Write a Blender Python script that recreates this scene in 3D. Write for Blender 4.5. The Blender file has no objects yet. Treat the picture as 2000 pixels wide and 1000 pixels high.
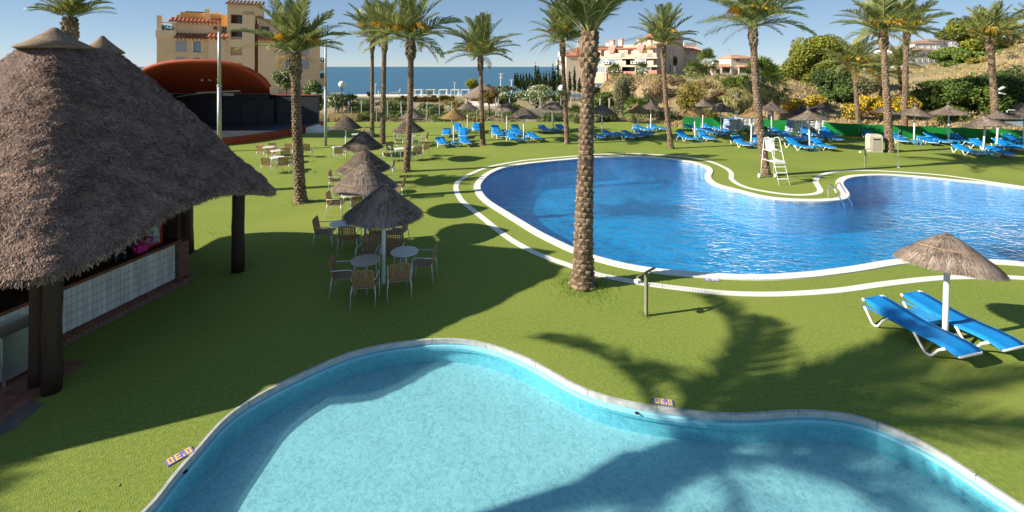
import bpy, bmesh, math, random
from mathutils import Vector, Matrix, noise
R = math.radians
random.seed(7)
sc = bpy.context.scene
C = sc.collection
# ---------------------------------------------------------------- camera, sky, sun, exposure
H, F, HZ = 5.5, 905.0, 130.0          # eye height (m), focal length and horizon row measured on the photograph
cd = bpy.data.cameras.new('camera'); cam = bpy.data.objects.new('camera', cd); C.objects.link(cam)
cam.location = (0, 0, H); cam.rotation_euler = (R(90), 0, 0)
cd.sensor_width = 36; cd.lens = 36 * F / 2000; cd.shift_y = -0.185; cd.clip_start = 0.1; cd.clip_end = 80000
sc.camera = cam
SUN_EL, SUN_AZ = R(28.5), R(13)        # shadows run to the right and a little away
to_sun = Vector((-math.cos(SUN_AZ) * math.cos(SUN_EL), -math.sin(SUN_AZ) * math.cos(SUN_EL), math.sin(SUN_EL)))
w = bpy.data.worlds.new('World'); sc.world = w; w.use_nodes = True
nt = w.node_tree; nt.nodes.clear()
so = nt.nodes.new('ShaderNodeOutputWorld'); sb = nt.nodes.new('ShaderNodeBackground'); sk = nt.nodes.new('ShaderNodeTexSky')
sk.sky_type = 'NISHITA'; sk.sun_disc = False; sk.sun_elevation = SUN_EL; sk.sun_rotation = math.atan2(to_sun.x, to_sun.y)
sk.air_density = 0.55; sk.dust_density = 0.0; sk.ozone_density = 4.0; sk.altitude = 30
sb.inputs[1].default_value = 0.145
gm = nt.nodes.new('ShaderNodeGamma'); gm.inputs[1].default_value = 0.48
hs = nt.nodes.new('ShaderNodeHueSaturation'); hs.inputs['Saturation'].default_value = 1.28
nt.links.new(sk.outputs[0], gm.inputs[0]); nt.links.new(gm.outputs[0], hs.inputs['Color']); nt.links.new(hs.outputs[0], sb.inputs[0]); nt.links.new(sb.outputs[0], so.inputs[0])
sl = bpy.data.lights.new('sun', 'SUN'); sl.energy = 4.5; sl.angle = R(0.5); sl.color = (1.0, 0.93, 0.80)
sun = bpy.data.objects.new('sun', sl); C.objects.link(sun)
sun.rotation_euler = (-to_sun).to_track_quat('-Z', 'Y').to_euler()
sun.location = (-30, -10, 30)
sc.view_settings.view_transform = 'Standard'; sc.view_settings.look = 'None'
sc.view_settings.exposure = 1.0; sc.view_settings.gamma = 1.0
sc.render.engine = 'CYCLES'
sc.cycles.max_bounces = 8; sc.cycles.transparent_max_bounces = 12
sc.render.resolution_x, sc.render.resolution_y = 1024, 512

# ---------------------------------------------------------------- measuring helpers
def G(px, row, z=0.0):                 # a pixel of the photograph to a point on the level z
    Y = F * (H - z) / (row - HZ)
    return Vector(((px - 1000) * Y / F, Y, z))
def at(px, row, Y):                    # a pixel to a point at distance Y
    return Vector(((px - 1000) * Y / F, Y, H - (row - HZ) * Y / F))

# ---------------------------------------------------------------- materials
MATS = {}
def N(nt, t, **kw):
    n = nt.nodes.new(t)
    for k, v in kw.items(): setattr(n, k, v)
    return n
def rgba(c): return (c[0], c[1], c[2], 1)
def mat(name, c1, c2=None, scale=4.0, rough=0.7, bump=0.0, bscale=40.0, tone=False, metallic=0.0, stretch=(1, 1, 1),
        detail=5.0, spec=0.35, c3=None, scale3=0.5, transl=0.0, contrast=(0.3, 0.7), world=False, bdist=0.02):
    m = bpy.data.materials.new(name); m.use_nodes = True
    nt = m.node_tree; L = nt.links.new
    b = nt.nodes['Principled BSDF']; out = nt.nodes['Material Output']
    b.inputs['Roughness'].default_value = rough; b.inputs['Metallic'].default_value = metallic
    b.inputs['Specular IOR Level'].default_value = spec
    tc = N(nt, 'ShaderNodeTexCoord'); geo = N(nt, 'ShaderNodeNewGeometry'); oi = N(nt, 'ShaderNodeObjectInfo')
    mp = N(nt, 'ShaderNodeMapping'); mp.inputs['Scale'].default_value = stretch
    if world: L(geo.outputs['Position'], mp.inputs['Vector'])
    else:
        ad = N(nt, 'ShaderNodeVectorMath', operation='ADD'); mu = N(nt, 'ShaderNodeVectorMath', operation='SCALE')
        cx = N(nt, 'ShaderNodeCombineXYZ')
        for i in range(3): L(oi.outputs['Random'], cx.inputs[i])
        mu.inputs['Scale'].default_value = 37.0
        L(cx.outputs[0], mu.inputs[0]); L(tc.outputs['Object'], ad.inputs[0]); L(mu.outputs[0], ad.inputs[1]); L(ad.outputs[0], mp.inputs['Vector'])
    col = None
    if c2 is not None:
        no = N(nt, 'ShaderNodeTexNoise'); no.inputs['Scale'].default_value = scale; no.inputs['Detail'].default_value = detail
        L(mp.outputs[0], no.inputs['Vector'])
        mr = N(nt, 'ShaderNodeMapRange'); mr.inputs[1].default_value, mr.inputs[2].default_value = contrast
        L(no.outputs['Fac'], mr.inputs[0])
        fac = mr.outputs[0]
        if tone:
            a = N(nt, 'ShaderNodeAttribute', attribute_name='tone')
            mx = N(nt, 'ShaderNodeMath', operation='MULTIPLY_ADD'); mx.inputs[1].default_value = 0.35
            sb_ = N(nt, 'ShaderNodeMath', operation='MULTIPLY_ADD'); sb_.inputs[1].default_value = 1.0; sb_.inputs[2].default_value = -0.175
            L(a.outputs['Fac'], sb_.inputs[0]); L(mr.outputs[0], mx.inputs[0]); L(sb_.outputs[0], mx.inputs[2])
            fac = mx.outputs[0]
        mix = N(nt, 'ShaderNodeMix', data_type='RGBA', clamp_factor=True)
        mix.inputs[6].default_value = rgba(c1); mix.inputs[7].default_value = rgba(c2)
        L(fac, mix.inputs[0]); col = mix.outputs[2]
        if c3 is not None:
            n3 = N(nt, 'ShaderNodeTexNoise'); n3.inputs['Scale'].default_value = scale3; n3.inputs['Detail'].default_value = 4
            L(mp.outputs[0], n3.inputs['Vector'])
            r3 = N(nt, 'ShaderNodeMapRange'); r3.inputs[1].default_value = 0.42; r3.inputs[2].default_value = 0.68
            L(n3.outputs['Fac'], r3.inputs[0])
            m3 = N(nt, 'ShaderNodeMix', data_type='RGBA', clamp_factor=True); m3.inputs[7].default_value = rgba(c3)
            L(r3.outputs[0], m3.inputs[0]); L(col, m3.inputs[6]); col = m3.outputs[2]
        L(col, b.inputs['Base Color'])
    else: b.inputs['Base Color'].default_value = rgba(c1)
    if bump:
        bn = N(nt, 'ShaderNodeTexNoise'); bn.inputs['Scale'].default_value = bscale; bn.inputs['Detail'].default_value = 4
        L(mp.outputs[0], bn.inputs['Vector'])
        bp = N(nt, 'ShaderNodeBump'); bp.inputs['Strength'].default_value = bump; bp.inputs['Distance'].default_value = bdist
        L(bn.outputs['Fac'], bp.inputs['Height']); L(bp.outputs[0], b.inputs['Normal'])
    if transl:
        tr = N(nt, 'ShaderNodeBsdfTranslucent'); ms = N(nt, 'ShaderNodeMixShader'); ms.inputs[0].default_value = transl
        if col is not None: L(col, tr.inputs['Color'])
        else: tr.inputs['Color'].default_value = rgba(c1)
        L(b.outputs[0], ms.inputs[1]); L(tr.outputs[0], ms.inputs[2]); L(ms.outputs[0], out.inputs['Surface'])
    MATS[name] = m
    return m
def water_mat(name, tint, wave, strength, refr, rough=0.03, gl=1.0, dist=0.05, stretch=(1, 1, 1), fine=0.4, cell=6.0, dark=0.6, rng=0.17):
    m = bpy.data.materials.new(name); m.use_nodes = True
    nt = m.node_tree; L = nt.links.new; nt.nodes.remove(nt.nodes['Principled BSDF']); out = nt.nodes['Material Output']
    geo = N(nt, 'ShaderNodeNewGeometry'); mp = N(nt, 'ShaderNodeMapping'); mp.inputs['Scale'].default_value = stretch
    L(geo.outputs['Position'], mp.inputs['Vector'])
    n1 = N(nt, 'ShaderNodeTexNoise'); n1.inputs['Scale'].default_value = wave; n1.inputs['Detail'].default_value = 3; n1.inputs['Distortion'].default_value = 0.8
    n2 = N(nt, 'ShaderNodeTexNoise'); n2.inputs['Scale'].default_value = wave * 3.1; n2.inputs['Detail'].default_value = 2
    L(mp.outputs[0], n1.inputs['Vector']); L(mp.outputs[0], n2.inputs['Vector'])
    ad = N(nt, 'ShaderNodeMath', operation='MULTIPLY_ADD'); ad.inputs[1].default_value = fine
    L(n2.outputs['Fac'], ad.inputs[0]); L(n1.outputs['Fac'], ad.inputs[2])
    bp = N(nt, 'ShaderNodeBump'); bp.inputs['Strength'].default_value = strength; bp.inputs['Distance'].default_value = dist
    L(ad.outputs[0], bp.inputs['Height'])
    tr = N(nt, 'ShaderNodeBsdfTransparent'); tr.inputs['Color'].default_value = rgba(tint)
    # caustic light painted as a bright and dark ripple pattern in the water's tint
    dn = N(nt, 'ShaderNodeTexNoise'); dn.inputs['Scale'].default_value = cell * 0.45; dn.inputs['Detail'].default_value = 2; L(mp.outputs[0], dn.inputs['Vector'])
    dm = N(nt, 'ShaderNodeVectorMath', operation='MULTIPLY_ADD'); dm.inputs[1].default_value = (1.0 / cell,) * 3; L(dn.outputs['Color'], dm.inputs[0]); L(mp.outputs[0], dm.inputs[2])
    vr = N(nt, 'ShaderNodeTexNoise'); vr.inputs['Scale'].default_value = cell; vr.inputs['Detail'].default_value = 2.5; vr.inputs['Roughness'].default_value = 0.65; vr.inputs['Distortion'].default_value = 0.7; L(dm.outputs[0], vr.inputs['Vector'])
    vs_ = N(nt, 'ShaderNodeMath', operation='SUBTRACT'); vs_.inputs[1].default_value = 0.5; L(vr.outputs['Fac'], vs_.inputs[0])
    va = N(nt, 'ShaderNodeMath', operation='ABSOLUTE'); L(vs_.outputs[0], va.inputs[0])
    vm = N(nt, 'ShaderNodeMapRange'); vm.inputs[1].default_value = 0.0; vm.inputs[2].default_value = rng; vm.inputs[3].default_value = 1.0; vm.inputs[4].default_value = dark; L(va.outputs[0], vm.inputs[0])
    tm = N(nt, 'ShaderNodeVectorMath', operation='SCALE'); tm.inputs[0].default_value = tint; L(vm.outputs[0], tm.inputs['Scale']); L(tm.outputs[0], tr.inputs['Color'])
    rf = N(nt, 'ShaderNodeBsdfRefraction'); rf.inputs['Color'].default_value = rgba(tint); rf.inputs['IOR'].default_value = 1.33; rf.inputs['Roughness'].default_value = 0.0
    gs = N(nt, 'ShaderNodeBsdfGlossy'); gs.inputs['Roughness'].default_value = rough; gs.inputs['Color'].default_value = (gl, gl, gl, 1)
    L(bp.outputs[0], rf.inputs['Normal']); L(bp.outputs[0], gs.inputs['Normal'])
    lw = N(nt, 'ShaderNodeLayerWeight'); lw.inputs['Blend'].default_value = 0.5; L(bp.outputs[0], lw.inputs['Normal'])
    pw = N(nt, 'ShaderNodeMath', operation='POWER'); pw.inputs[1].default_value = 5.0; L(lw.outputs['Facing'], pw.inputs[0])
    fr = N(nt, 'ShaderNodeMath', operation='MULTIPLY_ADD'); fr.inputs[1].default_value = 0.98; fr.inputs[2].default_value = 0.02; L(pw.outputs[0], fr.inputs[0])
    m1 = N(nt, 'ShaderNodeMixShader'); m1.inputs[0].default_value = refr
    L(tr.outputs[0], m1.inputs[1]); L(rf.outputs[0], m1.inputs[2])
    m2 = N(nt, 'ShaderNodeMixShader'); L(fr.outputs[0], m2.inputs[0]); L(m1.outputs[0], m2.inputs[1]); L(gs.outputs[0], m2.inputs[2])
    L(m2.outputs[0], out.inputs['Surface'])
    MATS[name] = m
    return m

# surfaces
mat('turf', (0.152, 0.208, 0.036), (0.275, 0.332, 0.068), scale=16, rough=0.9, bump=0.6, bscale=70, spec=0.1, c3=(0.262, 0.305, 0.060), scale3=0.22, world=True, detail=10, bdist=0.04, contrast=(0.25, 0.75))
mat('tuft', (0.10, 0.20, 0.02), (0.19, 0.30, 0.04), scale=6, rough=0.8, tone=True, transl=0.3)
mat('soil', (0.30, 0.20, 0.11), (0.42, 0.31, 0.17), scale=0.35, rough=0.95, bump=0.8, bscale=3, c3=(0.22, 0.20, 0.08), scale3=0.09, world=True, detail=8, bdist=0.2)
mat('dry_grass', (0.36, 0.26, 0.12), (0.55, 0.44, 0.22), scale=1, rough=0.9, tone=True, transl=0.25)
mat('white_stone', (0.74, 0.70, 0.63), (0.82, 0.79, 0.73), scale=3, rough=0.75, bump=0.15, bscale=60)
mat('grey_stone', (0.34, 0.35, 0.33), (0.52, 0.52, 0.49), scale=9, rough=0.85, bump=0.3, bscale=60)
mat('kids_floor', (0.62, 0.66, 0.68), (0.70, 0.73, 0.74), scale=2.2, rough=0.6, world=True, bump=0.1, bscale=30)
mat('kids_wall', (0.22, 0.52, 0.62), (0.30, 0.60, 0.68), scale=3, rough=0.5)
mat('pool_wall', (0.22, 0.42, 0.72), (0.40, 0.58, 0.82), scale=24, rough=0.4)
mat('sea', (0.018, 0.085, 0.150), (0.025, 0.115, 0.185), scale=0.004, rough=0.30, bump=0.9, bscale=0.30, spec=0.5, world=True, c3=(0.02, 0.14, 0.20), scale3=0.0012, bdist=2.0, stretch=(0.6, 1.6, 1))
# pool mosaic: small tiles in several blues
m = bpy.data.materials.new('mosaic'); m.use_nodes = True; nt = m.node_tree; L = nt.links.new; b = nt.nodes['Principled BSDF']
geo = N(nt, 'ShaderNodeNewGeometry'); vo = N(nt, 'ShaderNodeTexVoronoi'); vo.inputs['Scale'].default_value = 14.0; vo.inputs['Randomness'].default_value = 0.15
L(geo.outputs['Position'], vo.inputs['Vector'])
sx = N(nt, 'ShaderNodeSeparateColor'); L(vo.outputs['Color'], sx.inputs[0])
cr = N(nt, 'ShaderNodeValToRGB'); L(sx.outputs[0], cr.inputs[0])
e = cr.color_ramp.elements; e[0].color = (0.010, 0.24, 0.60, 1); e[1].color = (0.06, 0.60, 0.95, 1)
ne = cr.color_ramp.elements.new(0.55); ne.color = (0.015, 0.38, 0.78, 1)
n2 = N(nt, 'ShaderNodeTexNoise'); n2.inputs['Scale'].default_value = 0.9; n2.inputs['Detail'].default_value = 6; L(geo.outputs['Position'], n2.inputs['Vector'])
mr = N(nt, 'ShaderNodeMapRange'); mr.inputs[1].default_value = 0.3; mr.inputs[2].default_value = 0.75; L(n2.outputs['Fac'], mr.inputs[0])
mx = N(nt, 'ShaderNodeMix', data_type='RGBA'); mx.inputs[7].default_value = (0.02, 0.50, 0.90, 1); L(mr.outputs[0], mx.inputs[0]); L(cr.outputs[0], mx.inputs[6])
L(mx.outputs[2], b.inputs['Base Color']); b.inputs['Roughness'].default_value = 0.4; MATS['mosaic'] = m
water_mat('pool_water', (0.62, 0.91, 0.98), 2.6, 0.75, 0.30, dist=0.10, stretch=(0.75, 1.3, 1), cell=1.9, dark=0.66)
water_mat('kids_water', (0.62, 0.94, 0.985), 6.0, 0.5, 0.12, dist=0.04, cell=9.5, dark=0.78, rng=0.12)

# plants
mat('frond', (0.085, 0.125, 0.035), (0.40, 0.42, 0.14), scale=1.2, rough=0.42, tone=True, transl=0.32, spec=0.4)
mat('frond_old', (0.22, 0.17, 0.05), (0.42, 0.30, 0.07), scale=1.2, rough=0.6, tone=True, transl=0.25)
mat('rachis', (0.26, 0.26, 0.09), (0.40, 0.33, 0.12), scale=4, rough=0.5)
mat('palm_flower', (0.55, 0.28, 0.02), (0.72, 0.47, 0.04), scale=3, rough=0.7, tone=True, transl=0.2)
mat('bark', (0.055, 0.036, 0.023), (0.20, 0.135, 0.085), scale=5, rough=0.95, bump=0.8, bscale=26, detail=8)
mat('bark_tip', (0.10, 0.066, 0.042), (0.36, 0.25, 0.16), scale=9, rough=0.95, tone=True, bump=0.6, bscale=40)
mat('bark_grey', (0.13, 0.115, 0.10), (0.27, 0.24, 0.20), scale=3, rough=0.95, bump=0.8, bscale=18, stretch=(1, 1, 5))
mat('wood_trunk', (0.06, 0.04, 0.028), (0.14, 0.10, 0.07), scale=4, rough=0.95, bump=0.8, bscale=12)
for nm, a, b_ in (('leaf_pine', (0.075, 0.105, 0.012), (0.30, 0.31, 0.04)), ('leaf_dark', (0.030, 0.058, 0.014), (0.13, 0.19, 0.045)),
                  ('leaf_mid', (0.045, 0.085, 0.013), (0.20, 0.27, 0.045)), ('leaf_olive', (0.075, 0.085, 0.035), (0.22, 0.22, 0.11)),
                  ('leaf_dry', (0.10, 0.065, 0.03), (0.30, 0.20, 0.10)), ('leaf_lime', (0.09, 0.12, 0.008), (0.33, 0.36, 0.02)),
                  ('leaf_rust', (0.10, 0.06, 0.012), (0.26, 0.19, 0.04)), ('leaf_gold', (0.13, 0.11, 0.02), (0.34, 0.28, 0.05)),
                  ('leaf_cypress', (0.012, 0.03, 0.010), (0.06, 0.10, 0.022)), ('fan', (0.05, 0.09, 0.012), (0.22, 0.28, 0.05)),
                  ('fan_old', (0.16, 0.14, 0.05), (0.38, 0.34, 0.14)), ('hedge_brown', (0.08, 0.075, 0.015), (0.26, 0.20, 0.045))):
    mat(nm, a, b_, scale=0.9, rough=0.6, tone=True, transl=0.18, spec=0.3)
mat('petal_white', (0.72, 0.70, 0.50), (0.82, 0.80, 0.66), scale=3, rough=0.7, tone=True, transl=0.2)
mat('petal_yellow', (0.70, 0.42, 0.005), (0.85, 0.60, 0.015), scale=3, rough=0.7, tone=True, transl=0.15)
# straw, wood and the rest
mat('thatch_core', (0.13, 0.083, 0.070), (0.28, 0.185, 0.152), scale=9, rough=0.95, bump=1.0, bscale=60, detail=8)
mat('thatch', (0.14, 0.090, 0.076), (0.70, 0.48, 0.37), scale=2.5, rough=0.8, tone=True, spec=0.25)
mat('straw_grey', (0.11, 0.083, 0.068), (0.48, 0.37, 0.29), scale=4, rough=0.85, tone=True, spec=0.2)
mat('straw_dark', (0.075, 0.057, 0.049), (0.32, 0.245, 0.195), scale=4, rough=0.85, tone=True, spec=0.2)
mat('straw_tan', (0.24, 0.135, 0.05), (0.62, 0.40, 0.17), scale=4, rough=0.85, tone=True, spec=0.2)
mat('straw_core', (0.09, 0.068, 0.055), (0.17, 0.13, 0.10), scale=12, rough=0.95, bump=0.8, bscale=50)
mat('cap', (0.17, 0.115, 0.078), (0.30, 0.205, 0.135), scale=8, rough=0.95, bump=0.7, bscale=25)
mat('dark_wood', (0.030, 0.016, 0.011), (0.085, 0.045, 0.028), scale=2.5, rough=0.6, bump=0.4, bscale=14, stretch=(1, 1, 0.15))
mat('rail_wood', (0.16, 0.055, 0.022), (0.26, 0.095, 0.04), scale=3, rough=0.45, stretch=(1, 0.15, 1))
mat('pale_slat', (0.70, 0.66, 0.60), (0.86, 0.83, 0.77), scale=2.5, rough=0.75, bump=0.3, bscale=22, c3=(0.58, 0.50, 0.42), scale3=1.5, stretch=(1, 1, 0.3))
mat('brick', (0.22, 0.085, 0.055), (0.34, 0.15, 0.10), scale=3, rough=0.85, bump=0.4, bscale=30)
mat('mortar', (0.13, 0.10, 0.085), (0.20, 0.16, 0.13), scale=8, rough=0.95)
mat('steel', (0.62, 0.66, 0.62), (0.72, 0.74, 0.70), scale=2, rough=0.28, metallic=0.8)
mat('chrome', (0.75, 0.76, 0.78), rough=0.12, metallic=1.0)
mat('aluminium', (0.66, 0.67, 0.67), (0.74, 0.75, 0.75), scale=6, rough=0.35, metallic=0.35)
mat('galvanised', (0.36, 0.35, 0.33), (0.48, 0.46, 0.43), scale=5, rough=0.55, metallic=0.4)
mat('white_plastic', (0.78, 0.76, 0.71), (0.84, 0.82, 0.78), scale=5, rough=0.42)
mat('white_paint', (0.74, 0.73, 0.70), (0.82, 0.81, 0.78), scale=4, rough=0.5)
mat('blue_mesh', (0.004, 0.20, 0.56), (0.010, 0.28, 0.68), scale=3, rough=0.55, bump=0.25, bscale=220)
mat('blue_plastic', (0.03, 0.27, 0.60), (0.05, 0.33, 0.66), scale=4, rough=0.4)
mat('rattan', (0.26, 0.135, 0.058), (0.44, 0.27, 0.13), scale=18, rough=0.6)
mat('rattan_seat', (0.28, 0.17, 0.10), (0.42, 0.29, 0.19), scale=18, rough=0.6)
mat('table_white', (0.70, 0.68, 0.64), (0.80, 0.78, 0.75), scale=14, rough=0.35)
mat('table_beige', (0.52, 0.42, 0.33), (0.62, 0.53, 0.44), scale=18, rough=0.35)
mat('red_shell', (0.31, 0.038, 0.012), (0.39, 0.062, 0.020), scale=1.1, rough=0.75, c3=(0.34, 0.050, 0.018), scale3=0.5)
mat('black_panel', (0.016, 0.017, 0.022), (0.03, 0.031, 0.038), scale=2, rough=0.55)
mat('stage_floor', (0.045, 0.050, 0.065), (0.075, 0.080, 0.10), scale=1.5, rough=0.35)
mat('ochre_wall', (0.76, 0.54, 0.32), (0.82, 0.60, 0.37), scale=0.6, rough=0.9, bump=0.15, bscale=9)
mat('ochre_light', (0.82, 0.60, 0.36), (0.86, 0.65, 0.41), scale=0.6, rough=0.9)
mat('orange_wall', (0.76, 0.40, 0.12), (0.82, 0.47, 0.17), scale=0.6, rough=0.9)
mat('terracotta', (0.42, 0.13, 0.065), (0.58, 0.22, 0.12), scale=3, rough=0.85)
mat('old_tile', (0.40, 0.225, 0.14), (0.55, 0.36, 0.24), scale=1.5, rough=0.9, c3=(0.46, 0.20, 0.12), scale3=0.8)
mat('pink_wall', (0.52, 0.405, 0.31), (0.58, 0.465, 0.36), scale=0.4, rough=0.9, bump=0.1, bscale=6)
mat('cream_wall', (0.58, 0.485, 0.38), (0.64, 0.55, 0.44), scale=0.4, rough=0.9)
mat('pink_base', (0.50, 0.22, 0.17), (0.58, 0.28, 0.22), scale=0.8, rough=0.9)
mat('villa_white', (0.62, 0.60, 0.57), (0.70, 0.68, 0.65), scale=0.3, rough=0.9)
mat('villa_roof', (0.30, 0.185, 0.13), (0.40, 0.26, 0.185), scale=0.8, rough=0.9)
mat('glass_dark', (0.02, 0.028, 0.035), (0.05, 0.06, 0.07), scale=0.6, rough=0.12, spec=0.7)
mat('glass_sky', (0.16, 0.22, 0.27), (0.30, 0.36, 0.40), scale=0.5, rough=0.15, spec=0.7)
mat('brown_frame', (0.10, 0.05, 0.03), (0.16, 0.085, 0.05), scale=4, rough=0.7)
mat('brown_inset', (0.17, 0.060, 0.035), (0.24, 0.10, 0.06), scale=0.8, rough=0.9)
mat('blue_frame', (0.09, 0.17, 0.27), rough=0.5)
mat('green_screen', (0.005, 0.185, 0.030), (0.010, 0.25, 0.045), scale=1.2, rough=0.6, bump=0.5, bscale=3, transl=0.12, stretch=(2, 2, 0.4))
mat('mesh_green', (0.02, 0.06, 0.035), rough=0.6)
mat('bin_beige', (0.47, 0.41, 0.33), (0.55, 0.49, 0.40), scale=3, rough=0.6)
mat('bin_panel', (0.36, 0.32, 0.265), rough=0.6)
mat('post_wood', (0.17, 0.155, 0.085), (0.26, 0.24, 0.14), scale=6, rough=0.8)
mat('globe', (0.80, 0.80, 0.74), (0.86, 0.86, 0.80), scale=5, rough=0.25)
mat('black_metal', (0.02, 0.022, 0.022), rough=0.5)
mat('magenta', (0.55, 0.02, 0.20), (0.66, 0.04, 0.28), scale=5, rough=0.4)
mat('red_paint', (0.45, 0.02, 0.012), rough=0.4)
mat('menu_print', (0.16, 0.22, 0.26), (0.55, 0.55, 0.48), scale=9, rough=0.4, contrast=(0.45, 0.55))
mat('tile_violet', (0.10, 0.07, 0.34), (0.30, 0.26, 0.62), scale=40, rough=0.3)
mat('tile_yellow', (0.80, 0.50, 0.11), (0.86, 0.60, 0.22), scale=30, rough=0.3)
mat('retaining', (0.36, 0.29, 0.23), (0.46, 0.38, 0.31), scale=2, rough=0.9, bump=0.4, bscale=8)
mat('concrete', (0.50, 0.47, 0.42), (0.60, 0.57, 0.52), scale=2, rough=0.9)
mat('deck_pale', (0.62, 0.56, 0.46), (0.70, 0.64, 0.54), scale=0.8, rough=0.9)
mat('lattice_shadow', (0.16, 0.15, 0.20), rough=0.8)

# ---------------------------------------------------------------- mesh building
class MB:
    def __init__(s): s.v = []; s.f = []; s.t = []; s.m = []
    def add(s, vs, fs, tone=None, mi=0):
        o = len(s.v); s.v.extend([tuple(p) for p in vs])
        tn = random.random() if tone is None else tone
        for f in fs: s.f.append(tuple(i + o for i in f)); s.t.append(tn); s.m.append(mi)
    def box(s, x0, x1, y0, y1, z0, z1, M=None, mi=0, tone=0.5, cut=()):
        vs = [Vector(p) for p in ((x0, y0, z0), (x1, y0, z0), (x1, y1, z0), (x0, y1, z0), (x0, y0, z1), (x1, y0, z1), (x1, y1, z1), (x0, y1, z1))]
        if M: vs = [M @ v for v in vs]
        s.add(vs, [f for i, f in enumerate(((0, 3, 2, 1), (4, 5, 6, 7), (0, 1, 5, 4), (1, 2, 6, 5), (2, 3, 7, 6), (3, 0, 4, 7))) if i not in cut], tone, mi)
    def bar(s, a, b, w, h, mi=0, up=(0, 0, 1), tone=0.5):
        a, b = Vector(a), Vector(b); d = (b - a).normalized(); sd = d.cross(Vector(up))
        if sd.length < 1e-4: sd = d.cross(Vector((1, 0, 0)))
        sd.normalize(); u = sd.cross(d)
        vs = [p + sd * (i * w / 2) + u * (j * h / 2) for p in (a, b) for i, j in ((-1, -1), (1, -1), (1, 1), (-1, 1))]
        s.add(vs, [(0, 1, 2, 3), (7, 6, 5, 4), (0, 4, 5, 1), (1, 5, 6, 2), (2, 6, 7, 3), (3, 7, 4, 0)], tone, mi)
    def tube(s, pts, rad, n=8, mi=0, cap=True, tone=0.5):
        pts = [Vector(p) for p in pts]; k = len(pts)
        rs = rad if isinstance(rad, (list, tuple)) else [rad] * k
        rings = []; ref = Vector((0.13, 0.31, 0.94))
        for i in range(k):
            d = (pts[min(i + 1, k - 1)] - pts[max(i - 1, 0)]).normalized()
            a = d.cross(ref)
            if a.length < 1e-3: a = d.cross(Vector((1, 0, 0)))
            a.normalize(); c = d.cross(a)
            rings.append([pts[i] + (a * math.cos(t * 2 * math.pi / n) + c * math.sin(t * 2 * math.pi / n)) * rs[i] for t in range(n)])
        vs = [p for r in rings for p in r]
        fs = [(i * n + t, i * n + (t + 1) % n, (i + 1) * n + (t + 1) % n, (i + 1) * n + t) for i in range(k - 1) for t in range(n)]
        if cap: fs += [tuple(range(n - 1, -1, -1)), tuple((k - 1) * n + t for t in range(n))]
        s.add(vs, fs, tone, mi)
    def lathe(s, prof, n=24, M=None, mi=0, tone=0.5, jit=0.0, seed=0):
        vs = []; rg = random.Random(seed)
        for r, z in prof:
            for t in range(n):
                a = 2 * math.pi * t / n; j = 1 + rg.uniform(-jit, jit)
                p = Vector((r * j * math.cos(a), r * j * math.sin(a), z)); vs.append(M @ p if M else p)
        k = len(prof)
        fs = [(i * n + t, i * n + (t + 1) % n, (i + 1) * n + (t + 1) % n, (i + 1) * n + t) for i in range(k - 1) for t in range(n)]
        s.add(vs, fs, tone, mi)
    def prism(s, poly, z0, z1, M=None, mi=0, tone=0.5):
        n = len(poly)
        vs = [Vector((p[0], p[1], z)) for z in (z0, z1) for p in poly]
        if M: vs = [M @ v for v in vs]
        s.add(vs, [tuple(range(n - 1, -1, -1)), tuple(range(n, 2 * n))] + [(i, (i + 1) % n, n + (i + 1) % n, n + i) for i in range(n)], tone, mi)
    def build(s, name, mats, parent=None, smooth=False, loc=None, tone=False):
        me = mesh_of(s, name, mats, smooth, tone)
        return link(name, me, parent, loc)
def mesh_of(s, name, mats, smooth=False, tone=False):
    me = bpy.data.meshes.new(name); me.from_pydata(s.v, [], s.f)
    for mm in (mats if isinstance(mats, (list, tuple)) else [mats]): me.materials.append(MATS[mm])
    if isinstance(mats, (list, tuple)) and len(mats) > 1: me.polygons.foreach_set('material_index', s.m)
    if smooth: me.polygons.foreach_set('use_smooth', [True] * len(s.f))
    at_ = me.attributes.new('tone', 'FLOAT', 'FACE'); at_.data.foreach_set('value', s.t)
    me.update()
    return me
def link(name, data, parent=None, loc=None, rot=None, scale=None):
    o = bpy.data.objects.new(name, data); C.objects.link(o)
    if parent is not None: o.parent = parent
    if loc is not None: o.location = loc
    if rot is not None: o.rotation_euler = rot
    if scale is not None: o.scale = scale if isinstance(scale, (tuple, list, Vector)) else (scale,) * 3
    return o
def tag(o, label=None, cat=None, group=None, kind=None):
    if label: o['label'] = label
    if cat: o['category'] = cat
    if group: o['group'] = group
    if kind: o['kind'] = kind
    return o
def thing(name, label, cat, loc=(0, 0, 0), rz=0.0, group=None):
    o = link(name, None, None, loc, (0, 0, rz)); o.empty_display_size = 0.2
    return tag(o, label, cat, group)
def copy_tree(o, parent=None):
    c = o.copy(); C.objects.link(c); c.parent = parent
    for ch in list(o.children): copy_tree(ch, c)
    return c
def lerp(a, b, t): return a + (b - a) * t
def sstep(a, b, x):
    t = max(0.0, min(1.0, (x - a) / (b - a))); return t * t * (3 - 2 * t)
def catmull(pts, closed, step):
    pts = [Vector((p[0], p[1])) for p in pts]; n = len(pts); out = []
    for i in range(n if closed else n - 1):
        p = [pts[(i + k) % n] if closed else pts[max(0, min(n - 1, i + k))] for k in (-1, 0, 1, 2)]
        m = max(2, int((p[2] - p[1]).length / step) + 1)
        for j in range(m):
            t = j / m
            out.append(0.5 * ((2 * p[1]) + (p[2] - p[0]) * t + (2 * p[0] - 5 * p[1] + 4 * p[2] - p[3]) * t * t + (3 * p[1] - p[0] - 3 * p[2] + p[3]) * t ** 3))
    if not closed: out.append(pts[-1])
    return out
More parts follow.
